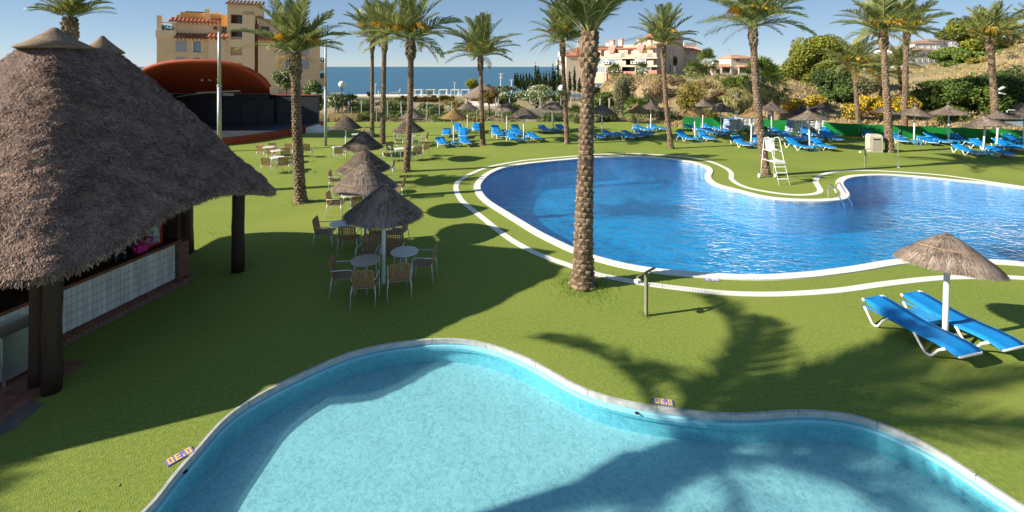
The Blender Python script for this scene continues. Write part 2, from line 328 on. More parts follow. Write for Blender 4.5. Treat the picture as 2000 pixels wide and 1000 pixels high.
def resample(pts, closed, step):
    q = pts + [pts[0]] if closed else pts
    L_ = [0.0]
    for a, b in zip(q, q[1:]): L_.append(L_[-1] + (b - a).length)
    n = max(4, int(round(L_[-1] / step))); out = []; k = 0
    for i in range(n if closed else n + 1):
        s = L_[-1] * i / n
        while k < len(L_) - 2 and L_[k + 1] < s: k += 1
        out.append(q[k].lerp(q[k + 1], (s - L_[k]) / max(1e-9, L_[k + 1] - L_[k])))
    return out
def smooth_loop(pts, it=2, closed=True):
    for _ in range(it):
        n = len(pts)
        pts = [pts[i] if (not closed and i in (0, n - 1)) else (pts[(i - 1) % n] + pts[i] * 2 + pts[(i + 1) % n]) / 4 for i in range(n)]
    return pts
def area2(p): return sum(a.x * b.y - b.x * a.y for a, b in zip(p, p[1:] + p[:1])) / 2
def offset(pts, d, closed=True):         # positive = to the right of the walking direction
    n = len(pts); out = []
    for i in range(n):
        t = pts[(i + 1) % n if closed else min(n - 1, i + 1)] - pts[(i - 1) % n if closed else max(0, i - 1)]
        t.normalize(); out.append(pts[i] + Vector((t.y, -t.x)) * d)
    return out
def fill_loops(name, loops, z, matname, parent=None):
    bm = bmesh.new(); es = []
    for lp in loops:
        vs = [bm.verts.new((p.x, p.y, z)) for p in lp]
        es += [bm.edges.new((vs[i], vs[(i + 1) % len(vs)])) for i in range(len(vs))]
    bmesh.ops.triangle_fill(bm, use_beauty=True, edges=es, normal=(0, 0, 1))
    for f in bm.faces:
        if f.normal.z < 0: f.normal_flip()
    me = bpy.data.meshes.new(name); bm.to_mesh(me); bm.free(); me.materials.append(MATS[matname])
    return link(name, me, parent)
def leaves(mb, centers, n, size, seed=0, flat=0.55, shell=0.55, mi=0, aspect=0.55, tone=(0, 1)):
    """leaf quads spread through the outer part of a set of clumps (x, y, z, rx, ry, rz)"""
    rg = random.Random(seed)
    wts = [c[3] * c[4] + c[5] * c[3] for c in centers]
    for c, k in zip(centers, wts):
        m = int(n * k / sum(wts)); ct = rg.random()
        for _ in range(m):
            while True:
                d = Vector((rg.uniform(-1, 1), rg.uniform(-1, 1), rg.uniform(-1, 1)))
                if 0.05 < d.length < 1: break
            d.normalize(); r = shell + (1 - shell) * rg.random() ** 0.6
            p = Vector((c[0] + d.x * c[3] * r, c[1] + d.y * c[4] * r, c[2] + d.z * c[5] * r))
            nrm = (d * flat + Vector((rg.gauss(0, 1), rg.gauss(0, 1), rg.gauss(0, 1))) * (1 - flat) + Vector((0, 0, 0.25))).normalized()
            a = nrm.orthogonal().normalized(); a = Matrix.Rotation(rg.uniform(0, 6.28), 3, nrm) @ a; bb = nrm.cross(a)
            s = size * rg.uniform(0.6, 1.3); q = s * aspect
            tn = lerp(tone[0], tone[1], max(0, min(1, 0.55 * ct + 0.45 * rg.random())))
            mb.add((p - a * s, p - bb * q, p + a * s, p + bb * q), ((0, 1, 2, 3),), tn, mi)
# ================================================================ THE SETTING
# ---- pool outlines, traced on the ground
P1px = [(938,364),(941,375),(952,389),(972,403),(1000,420),(1028,437),(1056,454),(1084,468),(1122,486),(1160,500),(1196,510),(1224,517),(1266,524),(1308,529),(1392,535),(1450,538),(1520,537),(1600,530),(1680,519),(1745,508),(1830,504),(1923,508),(2000,513)]
P1far = [(2000,369),(1936,360),(1880,355),(1820,349),(1760,344),(1720,343),(1680,345),(1660,348),(1649,354),(1647,361),(1653,370),(1659,378),(1659,386),(1648,391),(1616,394),(1584,394),(1552,393),(1512,390),(1488,386),(1464,381),(1440,374),(1400,364),(1386,358),(1377,349),(1376,342),(1381,335),(1378,328),(1364,321),(1336,315),(1294,310),(1252,307),(1210,307),(1168,308),(1129,311),(1073,316),(1028,321),(986,328),(958,340),(944,353)]
ptsA = [G(*p) for p in P1px] + [Vector((16.5, 12.2, 0)), Vector((20, 12.4, 0)), Vector((24.5, 14.2, 0)), Vector((26, 17, 0)), Vector((25, 19.5, 0))] + [G(*p) for p in P1far]
pool_edge = smooth_loop(resample(catmull(ptsA, True, 0.2), True, 0.22), 3)
if area2(pool_edge) < 0: pool_edge.reverse()         # counter-clockwise: outside is on the right
cop_out = smooth_loop(offset(pool_edge, 0.30), 1)
P2px = [(285,1000),(330,940),(380,885),(445,812),(520,764),(600,725),(680,691),(760,672),(850,663),(920,666),(980,681),(1040,706),(1090,735),(1150,765),(1220,785),(1300,799),(1400,809),(1480,809),(1560,803),(1640,808),(1700,821),(1760,845),(1830,880),(1900,926),(1960,966),(2000,992)]
ptsB = [G(*p) for p in P2px] + [Vector((6.6, 5.2, 0)), Vector((6.3, 4.2, 0)), Vector((4.5, 3.3, 0)), Vector((1.5, 2.8, 0)), Vector((-2, 2.8, 0)), Vector((-4.4, 3.4, 0)), Vector((-5.0, 4.6, 0))]
kids_edge = smooth_loop(resample(catmull(ptsB, True, 0.15), True, 0.16), 2)
if area2(kids_edge) < 0: kids_edge.reverse()
kids_out = offset(kids_edge, 0.035)
KIN = offset(kids_edge, -0.012)
# ---- lawn of artificial turf with openings for both pools
FENCE = [(15.3,41.3),(19.8,39.9),(23.2,38.7),(26.0,36.9),(27.9,36.1),(30.9,35.0),(33.9,34.1),(36.4,33.1),(44,30.5),(60,25)]
def yb(X):                              # far border of the lawn
    if X < 14: return 46.0
    pts = [(14, 46.0), (14.8, 41.9)] + [(a, b_ + 0.3) for a, b_ in FENCE[1:]]
    for (a, c), (d, e_) in zip(pts, pts[1:]):
        if X <= d: return c + (e_ - c) * (X - a) / (d - a)
    return 25.0
outer = [Vector(p) for p in ((-60,-8),(60,-8),(60,25.2))] + [Vector((x, yb(x))) for x in (44, 36.4, 33.9, 30.9, 27.9, 26, 23.2, 19.8, 14.8, 14)] + [Vector((x, 46)) for x in (0, -20, -60)]
lawn = tag(fill_loops('lawn', [outer, offset(cop_out, -0.03), offset(kids_out, -0.01)], 0.0, 'turf'), kind='structure')
# ---- big pool
def basin(name, loop, z1, z0, wall_m, floor_m, wall_at=None):
    fl = fill_loops(name, [loop], z0, floor_m)
    tag(fl, kind='structure')
    mb = MB(); n = len(loop); cum = 0
    for i in range(n):
        a, b_ = loop[i], loop[(i + 1) % n]
        mb.add(((a.x, a.y, z1), (b_.x, b_.y, z1), (b_.x, b_.y, z0 - 0.01), (a.x, a.y, z0 - 0.01)), ((0, 1, 2, 3),), 0.5)
    mb.build('pool_wall', wall_m, fl, smooth=True)
    return fl
def stones(parent, name, inner, outer_, z0, z1, length, matname, gap=0.004, closed=True):
    n = len(inner); step = (inner[1] - inner[0]).length; k = max(1, int(round(length / step)))
    i = 0; lst = []
    while i < (n if closed else n - 1):
        j = min(i + k, n if closed else n - 1)
        idx = [q % n for q in range(i, j + 1)]
        I = [inner[q].copy() for q in idx]; O = [outer_[q].copy() for q in idx]
        for A in (I, O):
            d0 = (A[1] - A[0]).normalized(); d1 = (A[-1] - A[-2]).normalized(); A[0] += d0 * gap; A[-1] -= d1 * gap
        m_ = len(I); mb = MB(); vs = []; dz = random.uniform(-0.0015, 0.0015)
        for q in range(m_):
            vs += [(I[q].x, I[q].y, z0), (I[q].x, I[q].y, z1 + dz), (O[q].x, O[q].y, z1 + dz), (O[q].x, O[q].y, z0)]
        fs = [(4 * q + a, 4 * q + (a + 1) % 4, 4 * q + 4 + (a + 1) % 4, 4 * q + 4 + a) for q in range(m_ - 1) for a in range(4)]
        fs += [(0, 1, 2, 3), (4 * m_ - 1, 4 * m_ - 2, 4 * m_ - 3, 4 * m_ - 4)]
        mb.add(vs, fs, random.random())
        me = mesh_of(mb, name, matname); bmn = bmesh.new(); bmn.from_mesh(me); bmesh.ops.recalc_face_normals(bmn, faces=bmn.faces); bmn.to_mesh(me); bmn.free()
        lst.append(link(name, me, parent)); i = j
    return lst
pool = basin('swimming_pool', pool_edge, 0.0, -1.35, 'pool_wall', 'mosaic')
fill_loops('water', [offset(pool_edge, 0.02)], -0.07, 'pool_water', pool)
stones(pool, 'coping_stone', pool_edge, cop_out, -0.12, 0.035, 0.7, 'white_stone')
mbj = MB()
for i in range(len(pool_edge)):         # dark joint bed under the coping
    a, b_, c, d = pool_edge[i], pool_edge[(i + 1) % len(pool_edge)], cop_out[(i + 1) % len(pool_edge)], cop_out[i]
    mbj.add(((a.x, a.y, 0.024), (b_.x, b_.y, 0.024), (c.x, c.y, 0.024), (d.x, d.y, 0.024)), ((0, 3, 2, 1),), 0.5)
mbj.build('coping_bed', 'white_stone', pool)
# drainage line set in the turf round the pool
D1 = [(2000,543),(1956,542),(1890,541),(1822,544),(1724,555),(1640,567),(1560,573),(1500,575),(1420,573),(1352,566),(1301,560),(1250,553),(1216,546),(1165,536),(1120,521),(1050,496),(1006,473),(978,454),(952,433),(926,412),(902,392),(892,374),(891,361),(902,349),(934,333),(972,322),(1028,313),(1084,308),(1134,304),(1182,301),(1238,300),(1280,302),(1336,306),(1378,313),(1402,321),(1422,331),(1429,340),(1428,349),(1440,359),(1464,368),(1496,374),(1528,379),(1560,381),(1584,380),(1599,377),(1603,372),(1598,364),(1593,354),(1597,346),(1613,339),(1640,334),(1672,333),(1700,333),(1760,336),(1840,342),(1920,353),(1960,359),(2000,365)]
dl = [Vector((15.5, 11.3))] + [G(*p).to_2d() for p in D1] + [Vector((24.2, 19.9))]
dl = smooth_loop(resample(catmull(dl, False, 0.2), False, 0.2), 3, closed=False)
drain = thing('drain_channel', 'white slotted drain line curving through the turf around the large pool', 'drain', (0, 0, 0))
m = bpy.data.materials.new('grate'); m.use_nodes = True; nt = m.node_tree; L = nt.links.new; b = nt.nodes['Principled BSDF']
b.inputs['Base Color'].default_value = (0.77, 0.73, 0.66, 1); b.inputs['Roughness'].default_value = 0.7; MATS['grate'] = m
for st in stones(drain, 'grate_segment', offset(dl, -0.115, False), offset(dl, 0.115, False), -0.05, 0.008, 1.0, 'grate', closed=False): pass
slots = MB()
for i in range(0, len(dl) - 1):
    a, b_ = dl[i], dl[i + 1]; d = (b_ - a).normalized(); q = Vector((d.y, -d.x)); L_ = (b_ - a).length
    if a.y > 12 or a.x < 2.4 or a.x > 5.2: continue
    k = max(1, int(L_ / 0.05))
    for j in range(k):
        c = a.lerp(b_, (j + 0.5) / k)
        vs = [c + d * 0.008 * s1 + q * 0.075 * s2 for s1, s2 in ((-1, -1), (1, -1), (1, 1), (-1, 1))]
        slots.add([(v.x, v.y, 0.0125) for v in vs], ((0, 1, 2, 3),), 0.5)
tag(slots.build('slot', 'concrete', drain), kind='stuff')
# ---- children's pool
kids = basin('paddling_pool', kids_edge, 0.0, -0.46, 'kids_wall', 'kids_floor')
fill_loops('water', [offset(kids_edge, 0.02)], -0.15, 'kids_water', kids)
stones(kids, 'rim_stone', KIN, kids_out, -0.075, 0.012, 1.1, 'grey_stone', gap=0.005)
led = MB(); lo = offset(kids_edge, -0.045)
for i in range(len(kids_edge)):
    j = (i + 1) % len(kids_edge); a, b_, c, d = kids_edge[i], kids_edge[j], lo[j], lo[i]
    led.add(((a.x, a.y, -0.10), (b_.x, b_.y, -0.10), (c.x, c.y, -0.105), (d.x, d.y, -0.105), (d.x, d.y, -0.20), (c.x, c.y, -0.20)), ((0, 1, 2, 3), (3, 2, 5, 4)), 0.5)
led.build('ledge', 'kids_wall', kids, smooth=False)
for px, row in ((362, 925), (1244, 810)):  # water inlets in the wall
    p = G(px, row, -0.12); mb = MB(); mb.lathe([(0.0, 0.0), (0.03, 0.0), (0.035, 0.006), (0.02, 0.012), (0.0, 0.012)], 12)
    mb.build('inlet', 'black_metal', kids, loc=(p.x, p.y, -0.098))
# ---- land beyond the lawn
def hgt(X, Y):
    d = Y - yb(X); r = X / max(Y, 1.0)
    if d <= 0: return -0.3 if d < -1.0 else -0.06
    zl = -0.6 * d / 40 if d < 40 else (-0.6 - 5.4 * (d - 40) / 94 if d < 134 else -6 - 16 * sstep(134, 240, d))
    if d > 240: zl = -24.0
    zm = 3.9 * sstep(2, 17, d) - 0.9 * sstep(20, 85, d) - 22 * sstep(150, 320, d)
    zh = (0.26 * min(d, 10) + 0.145 * max(0, min(d, 56) - 10)) * (0.52 + 0.58 * sstep(0.82, 1.15, r)) - 0.04 * max(0, d - 58)
    a = sstep(0.15, 0.235, r); b_ = sstep(0.56, 0.74, r)
    z = lerp(lerp(zl, zm, a), zh, b_)
    nz = noise.noise(Vector((X * 0.12, Y * 0.12, 0))) * 0.5 + noise.noise(Vector((X * 0.4, Y * 0.4, 3))) * 0.18
    return z + nz * min(1, d / 8) * (1 if r > 0.15 else 0.35) - 0.06
xs = []; x = -160.0
while x < 330: xs.append(x); x += 1.6 if -45 < x < 90 else 6
ys = []; y = 24.0
while y < 420: ys.append(y); y += 0.9 if y < 70 else (2.2 if y < 130 else 7)
mb = MB()
vs = [(x, y, hgt(x, y)) for y in ys for x in xs]; nx = len(xs)
fs = []
for j in range(len(ys) - 1):
    for i in range(nx - 1):
        if ys[j + 1] > yb(xs[i]) - 0.4 or ys[j + 1] > yb(xs[i + 1]) - 0.4 or abs(xs[i]) > 58: fs.append((j * nx + i, j * nx + i + 1, (j + 1) * nx + i + 1, (j + 1) * nx + i))
mb.add(vs, fs, 0.5)
tag(mb.build('terrain', 'soil', smooth=True), kind='structure')
mb = MB(); mb.add(((-60000, 150, -19), (60000, 150, -19), (60000, 70000, -19), (-60000, 70000, -19)), ((0, 1, 2, 3),), 0.5)
tag(mb.build('sea', 'sea'), kind='structure')
# dry grass over the slopes
rg = random.Random(5); mb = MB()
for _ in range(48000):
    u = rg.random(); Y = 33 + 85 * u ** 1.6; X = rg.uniform(0.19, 1.25) * Y
    d = Y - yb(X)
    if d < 0.8 or noise.noise(Vector((X * 0.15, Y * 0.15, 9))) < -0.18: continue
    z = hgt(X, Y); hh = rg.uniform(0.08, 0.34) * (0.75 + Y / 160)
    a = rg.uniform(0, 6.28); wd = 0.03 + 0.0009 * Y; dx, dy = math.cos(a) * wd, math.sin(a) * wd; lx, ly = rg.gauss(0, 0.12), rg.gauss(0, 0.12)
    mb.add(((X - dx, Y - dy, z - 0.03), (X + dx, Y + dy, z - 0.03), (X + lx + dx * 0.3, Y + ly, z + hh), (X + lx - dx * 0.6, Y + ly, z + hh * 0.8)), ((0, 1, 2, 3),), rg.random())
for _ in range(2600):                   # tall pale grass by the stage
    X = rg.uniform(-22.5, -15.5); Y = rg.uniform(46.1, 49.0); z = hgt(X, Y); hh = rg.uniform(0.4, 1.0); a = rg.uniform(0, 6.28)
    dx, dy = math.cos(a) * 0.03, math.sin(a) * 0.03; lx = rg.gauss(0, 0.2)
    mb.add(((X - dx, Y - dy, z), (X + dx, Y + dy, z), (X + lx, Y, z + hh)), ((0, 1, 2),), rg.uniform(0.4, 1))
tag(mb.build('dry_grass', 'dry_grass'), 'straw coloured dry grass over the hillside', 'grass', kind='stuff')

# leafy ground cover behind the mesh fence
rg = random.Random(15); mb = MB()
for _ in range(420):
    X = rg.uniform(-21, 13.5); Y = rg.uniform(46.8, 58); rr = rg.uniform(0.25, 0.7)
    if X < -15 and Y < 49.2: continue
    leaves(mb, [(X, Y, hgt(X, Y) + rr * .5, rr, rr, rr * rg.uniform(.5, 1.1))], 34, 0.10, seed=int(X * 100) + int(Y * 10), tone=(0.0, 0.8))
for _ in range(520):
    Y = 36 + 60 * rg.random() ** 1.3; X = rg.uniform(0.2, 1.2) * Y; d = Y - yb(X)
    if d < 1.5 or noise.noise(Vector((X * 0.09, Y * 0.09, 4))) < (0.05 if X / Y > .55 else .0): continue
    rr = rg.uniform(0.2, 0.6) * (0.7 + Y / 90)
    leaves(mb, [(X, Y, hgt(X, Y) + rr * .35, rr, rr, rr * .7)], 40, 0.09 + Y * .0006, seed=int(X * 100) + int(Y * 10), tone=(0.0, 0.7))
tag(mb.build('ground_cover', 'leaf_mid'), 'low green ground cover behind the fences and over the slopes', 'ground cover', kind='stuff')

# a little leaf litter and palm fluff on the turf
rg = random.Random(77); mb = MB()
for _ in range(420):
    X = rg.uniform(-8, 16); Y = rg.uniform(5.5, 34)
    inside = False
    for lp in (cop_out, kids_out):
        for p_, q_ in zip(lp, lp[1:] + lp[:1]):
            if (p_.y > Y) != (q_.y > Y) and X < p_.x + (Y - p_.y) / (q_.y - p_.y) * (q_.x - p_.x): inside = not inside
    if inside: continue
    a = rg.uniform(0, 6.28); l = rg.uniform(.012, .04); w_ = l * rg.uniform(.2, .5); c, s_ = math.cos(a), math.sin(a)
    mb.add([(X + c * u - s_ * v, Y + s_ * u + c * v, .006 + rg.random() * .012) for u, v in ((-l, 0), (0, -w_), (l, 0), (0, w_))], ((0, 1, 2, 3),), rg.random())
tag(mb.build('leaf_litter', 'dry_grass'), 'tiny dry leaf bits scattered over the turf', 'leaf litter', kind='stuff')
# ================================================================ PLANTS
# ---- date palm fronds (five shapes shared by all palms)
def frond_mesh(seed, droop, name='frond', old=False, nl=44):
    rg = random.Random(seed); mb = MB(); pts = []; n = 14
    for i in range(n + 1):
        t = i / n; pts.append(Vector((t * (1 - 0.10 * droop * t), 0.03 * math.sin(3 * t + seed) * t, -droop * 0.55 * t ** 2.3)))
    mb.tube(pts, [0.0095 * (1 - 0.85 * i / n) + 0.001 for i in range(n + 1)], 4, mi=1)
    for sd in (-1, 1):
        for k in range(nl):
            t = 0.13 + 0.87 * (k + rg.random() * 0.5) / nl
            f = t * n; i = min(n - 1, int(f)); p = pts[i].lerp(pts[i + 1], f - i); tg = (pts[i + 1] - pts[i]).normalized()
            sidev = Vector((0, sd, 0)); up = tg.cross(sidev) * (-sd); up = up if up.z > 0 else -up
            ln = (0.235 * math.sin(math.pi * min(1, 0.12 + t * 0.86)) ** 0.75 + 0.03) * rg.uniform(0.85, 1.12)
            fw = lerp(0.55, 1.35, t) + rg.uniform(-.12, .12); vv = rg.uniform(0.15, 0.75)
            d = (tg * fw + sidev + up * vv).normalized()
            mid = p + d * ln * 0.55; tip = p + d * ln + Vector((0, 0, -0.05 * rg.random() * (1 + droop)))
            wv = d.cross(up).normalized() * 0.0085; wv = (wv + up * 0.004)
            mb.add((p - wv * 0.6, p + wv * 0.6, mid + wv, mid - wv, tip), ((0, 1, 2, 3), (3, 2, 4)), rg.random())
    return mesh_of(mb, name, ['frond_old' if old else 'frond', 'rachis'])
FR = [frond_mesh(1, 0.15), frond_mesh(2, 0.38), frond_mesh(3, 0.62), frond_mesh(4, 0.9)]
FRO = [frond_mesh(5, 0.9, old=True, nl=30), frond_mesh(6, 1.3, old=True, nl=30)]
def flower_mesh(seed):
    rg = random.Random(seed); mb = MB()
    mb.tube([(0, 0, 0), (0.2, 0, 0.16), (0.42, 0, 0.2)], [0.014, 0.012, 0.008], 5)
    for _ in range(46):
        a = rg.uniform(-0.7, 0.7); b_ = rg.uniform(-0.5, 0.5); l = rg.uniform(0.2, 0.36); s = Vector((rg.uniform(0.3, 0.43), 0, 0.19))
        e1 = s + Vector((l * math.cos(a) * 0.6, l * math.sin(a), l * b_ * 0.5)); e2 = e1 + Vector((l * 0.3, l * 0.2 * a, -l * rg.uniform(0.4, 0.9)))
        wv = Vector((0.004, 0.007, 0.007))
        mb.add((s - wv, s + wv, e1 + wv, e1 - wv, e2 + wv * 0.6, e2 - wv * 0.6), ((0, 1, 2, 3), (3, 2, 4, 5)), rg.random())
    return mesh_of(mb, 'flower_cluster', 'palm_flower')
FL = [flower_mesh(1), flower_mesh(2)]
def trunk_mesh(base, top, r, boot, seed, rows, per, bend=0.0, taper=0.82):
    """tapered trunk with its spiral of cut leaf bases and the thick boot below the crown; local to base"""
    rg = random.Random(seed); hgt_ = top.z - base.z; dv = top - base
    def axis(t): return Vector((dv.x * t + bend * math.sin(math.pi * t), dv.y * t, dv.z * t))
    def rad(t):
        z = t * hgt_; s = hgt_ - z
        q = r * (1.0 + 0.35 * math.exp(-z / 0.18) + 0.08 * math.exp(-z / 1.2)) * lerp(1.03, taper, min(1, t * 1.12))
        return q * (1 + (boot - 1) * sstep(1.25, 0.75, s) * (1 - 0.42 * sstep(0.45, 0.0, s)))
    mb = MB(); nn = 40
    pts = [axis(i / nn) for i in range(nn + 1)]
    mb.tube([Vector((0, 0, -0.25))] + pts, [r * 1.3] + [rad(i / nn) for i in range(nn + 1)], 14, mi=0)
    i = 0; t = 0.004
    while t < 0.997:
        s = (1 - t) * hgt_; bt = sstep(1.25, 0.8, s)
        rr = rad(t); c = axis(t); big = 1 + 0.35 * bt
        for k in range(per):
            a = 2 * math.pi * (k + 0.5 * (i % 2)) / per + rg.gauss(0, 0.06)
            if rg.random() < 0.05: continue
            out = Vector((math.cos(a), math.sin(a), 0)); tn = Vector((-math.sin(a), math.cos(a), 0)); up = Vector((0, 0, 1))
            wdt = math.pi * rr / per * rg.uniform(0.78, 1.02); ht = hgt_ / rows * rg.uniform(0.8, 1.15) * big; pr = rr * rg.uniform(0.10, 0.22) * (1 + 1.0 * bt)
            p = c + out * rr * 0.95 + up * rg.gauss(0, 0.012)
            wdt *= 1.12; lean = rg.gauss(0, .12)
            ring = [p - up * ht * .75, p + tn * wdt * .75 - up * ht * .2, p + tn * wdt * .95 + up * ht * .2, p + tn * wdt * .45 + up * ht * .55, p - tn * wdt * .45 + up * ht * .55, p - tn * wdt * .95 + up * ht * .2, p - tn * wdt * .75 - up * ht * .2]
            ring = [q - out * .006 for q in ring]
            hi = [p + tn * wdt * (.35 + lean) + up * ht * .30 + out * pr, p - tn * wdt * (.35 - lean) + up * ht * .30 + out * pr, p + tn * wdt * lean - up * ht * .15 + out * pr * .75]
            mb.add(ring + hi, ((0, 1, 9), (1, 2, 7, 9), (2, 3, 7), (4, 5, 8), (5, 6, 9, 8), (6, 0, 9)), rg.random() * .8, 1)
            mb.add(ring + hi, ((3, 4, 8, 7), (7, 8, 9)), rg.uniform(.25, 1.0), 1)
        i += 1; t += 1.0 / rows
    return mesh_of(mb, 'trunk', ['bark', 'bark_tip'])
def date_palm(label, base, top, r, fl, nf=30, boot=1.45, seed=0, rows=44, per=8, flowers=5, bend=0.0, spread=1.0, taper=0.82, dry=4, group='date palms around the pools'):
    rg = random.Random(seed * 13 + 5); r = r * (0.95 if seed == 1 else 0.9)
    if seed not in (1, 16, 17): spread *= rg.uniform(0.84, 1.12); nf = int(nf * rg.uniform(0.8, 1.1)); dry = rg.randint(1, 7)
    base, top = Vector(base), Vector(top)
    t = thing('palm_tree', label, 'palm tree', base, 0, group)
    link('trunk', trunk_mesh(base, top, r, boot, seed, rows, per, bend, taper), t)
    loc = top - base
    for k in range(nf):
        f = (k + 0.5) / nf; az = k * 2.39996 + rg.gauss(0, 0.12)
        el = lerp(86, 16, f ** 0.9) + rg.gauss(0, 5)
        el = 90 - (90 - el) * spread
        ln = fl * lerp(0.80, 1.0, math.sin(math.pi * min(1, 0.25 + f * 0.75))) * rg.uniform(0.9, 1.08)
        me = FR[min(3, int(f * 3.2 + rg.random() * 0.9))]
        o = link('frond', me, t, loc + Vector((math.cos(az), math.sin(az), 0)) * r * 0.45 * f + Vector((0, 0, 0.12 - 0.22 * f)), None, ln)
        o.rotation_euler = (rg.gauss(0, 0.25), -R(el), az)
    for k in range(dry):
        az = rg.uniform(0, 6.28); o = link('dry_frond', FRO[k % 2], t, loc + Vector((math.cos(az), math.sin(az), 0)) * r * 0.5 - Vector((0, 0, 0.15)), None, fl * rg.uniform(0.35, 0.6))
        o.rotation_euler = (rg.gauss(0, 0.3), -R(rg.uniform(-5, 30)), az)
    for k in range(flowers):
        az = k * 6.28 / max(1, flowers) + rg.uniform(-.5, .5); o = link('flower_cluster', FL[k % 2], t, loc + Vector((0, 0, 0.05)), None, fl * rg.uniform(0.5, 0.68))
        o.rotation_euler = (0, -R(rg.uniform(20, 48)), az)
    return t
def palm_px(label, b, t, r, fl, Y=None, lean=0.0, **kw):
    if Y is None: base = G(*b); Y = base.y
    else: base = Vector(((b[0] - 1000) * Y / F, Y, 0)); base.z = hgt(base.x, Y) if Y > yb(base.x) else 0
    top = at(t[0], t[1], Y + lean)
    return date_palm(label, base, top, r, fl, **kw)
palm_px('thick trunked date palm nearest the camera, standing between the two pools', (1138, 557), (1153, 60), 0.25, 2.9, seed=1, rows=50, per=8, nf=52, boot=1.5, bend=-0.02, flowers=0, spread=0.50, taper=0.60, dry=0)
palm_px('date palm on the lawn just behind the thatched bar roof corner', (588, 395), (577, 103), 0.215, 2.35, seed=2, rows=52, per=9, nf=34, boot=1.25, bend=-0.05)
palm_px('slimmest and leftmost of the three date palms by the dining parasols', (727, 268), (727, 72), 0.165, 2.9, seed=3, boot=1.6)
palm_px('middle one of the three date palms by the dining parasols', (747, 281), (751, 72), 0.20, 2.8, seed=4, boot=1.45)
palm_px('rightmost of the three date palms by the dining parasols, with bulging boot', (793, 335), (802, 76), 0.185, 2.75, seed=5, boot=1.75, bend=0.1, rows=52)
palm_px('date palm alone against the sea, near the orange straw parasol', (943, 283), (938, 110), 0.18, 3.0, seed=6, boot=1.4, nf=30)
palm_px('date palm partly behind the thick foreground palm, left of it', (1108, 281), (1098, 80), 0.175, 2.9, seed=7, boot=1.4)
palm_px('curved date palm standing before the pink apartment house', (1311, 290), (1295, 84), 0.165, 2.7, seed=8, boot=1.35, bend=-0.12, nf=30)
palm_px('leaning date palm beside the white lifeguard chair', (1497, 343), (1470, 48), 0.20, 3.0, seed=9, boot=1.35, bend=-0.12, rows=54, flowers=8)
palm_px('tall date palm right behind the beige litter bin', (1738, 297), (1724, 62), 0.225, 3.1, seed=10, boot=1.45, flowers=8)
palm_px('dark trunked date palm just behind the green screen, right of the bin palm', (1766, 244), (1771, 62), 0.22, 3.1, Y=37, seed=11, boot=1.35)
palm_px('shorter date palm behind the green screen among yellow broom', (1677, 238), (1668, 132), 0.19, 2.9, Y=40, seed=12, boot=1.3)
palm_px('small date palm on the slope, left of the two below the white villas', (1722, 190), (1716, 148), 0.19, 2.7, Y=50, seed=13, boot=1.3, nf=30, flowers=2)
palm_px('small date palm on the slope, right of the two below the white villas', (1761, 190), (1755, 130), 0.19, 2.7, Y=52, seed=14, boot=1.3, nf=30, flowers=2)
palm_px('date palm at the far right carrying a small floodlight', (1945, 235), (1934, 76), 0.25, 2.9, Y=36.6, seed=15, boot=1.4, flowers=8)
palm_px('date palm rising behind the peak of the thatched bar roof', (137, 300), (137, 33), 0.25, 1.55, Y=19, seed=16, boot=1.3, spread=.75, dry=0)
palm_px('date palm far right on the slope by the pine', (2040, 235), (2030, 60), 0.25, 2.8, Y=40, seed=19, boot=1.4)
# two palms left of the picture whose shadows fall on the grass and the small pool
date_palm('date palm left of the view, its crown shadow lying by the small pool', (-9.9, 2.75, 0), (-10.2, 4.15, 7.0), 0.27, 3.7, seed=17, nf=16, boot=1.6, dry=0, flowers=0)
date_palm('date palm far left of the view beyond the bar', (-24.2, 1.9, 0), (-24.2, 2.2, 6.8), 0.23, 2.7, seed=18, nf=34)
# ---- grass tufts round palm feet
rg = random.Random(3); mb = MB()
for px, row, n, sp in ((1138, 557, 900, 0.42), (588, 395, 260, 0.35), (793, 335, 260, 0.4), (1262, 617, 60, 0.12), (1311, 290, 90, 0.3), (943, 283, 90, 0.3), (465, 530, 60, 0.25), (437, 452, 60, 0.25)):
    c = G(px, row)
    for _ in range(n):
        a = rg.uniform(0, 6.28); d = 0.22 + abs(rg.gauss(0, sp)) * 0.9
        if row > 600: d = abs(rg.gauss(0, sp))
        X, Y = c.x + math.cos(a) * d, c.y + math.sin(a) * d; hh = rg.uniform(0.03, 0.10) * (1.2 if row == 557 else 1); lx, ly = rg.gauss(0, .03), rg.gauss(0, .03)
        mb.add(((X - .006, Y, 0), (X + .006, Y, 0), (X + lx, Y + ly, hh)), ((0, 1, 2),), rg.random())
tag(mb.build('grass_tufts', 'tuft'), 'bright green grass tufts growing round the palm feet', 'grass', kind='stuff')
# ---- fan palms
def fan_mesh(seed, droop, old):
    rg = random.Random(seed); mb = MB(); mb.tube([(0, 0, 0), (0.25, 0, 0.03), (0.5, 0, -0.03 * droop)], [0.012, 0.01, 0.008], 5, mi=1)
    n = 22
    for k in range(n):
        a = lerp(-1.9, 1.9, (k + 0.5) / n); l = 0.5 * (1 - 0.12 * abs(a)) * rg.uniform(0.9, 1.1)
        d = Vector((math.cos(a), math.sin(a), 0.12 * math.cos(k * math.pi))); p = Vector((0.5, 0, -0.03 * droop)); wv = Vector((-math.sin(a), math.cos(a), 0)) * 0.026
        m1 = p + d * l * 0.6 - Vector((0, 0, 0.06 * droop)); m2 = p + d * l * (0.95 - 0.25 * droop) - Vector((0, 0, 0.32 * droop * l * 2 * rg.uniform(0.6, 1.1)))
        mb.add((p, m1 + wv, m1 - wv, m2), ((0, 1, 2), (2, 1, 3)), rg.random())
    return mesh_of(mb, 'fan_leaf', ['fan_old' if old else 'fan', 'rachis'])
FAN = [fan_mesh(1, 0.3, False), fan_mesh(2, 0.8, False), fan_mesh(3, 1.4, True)]
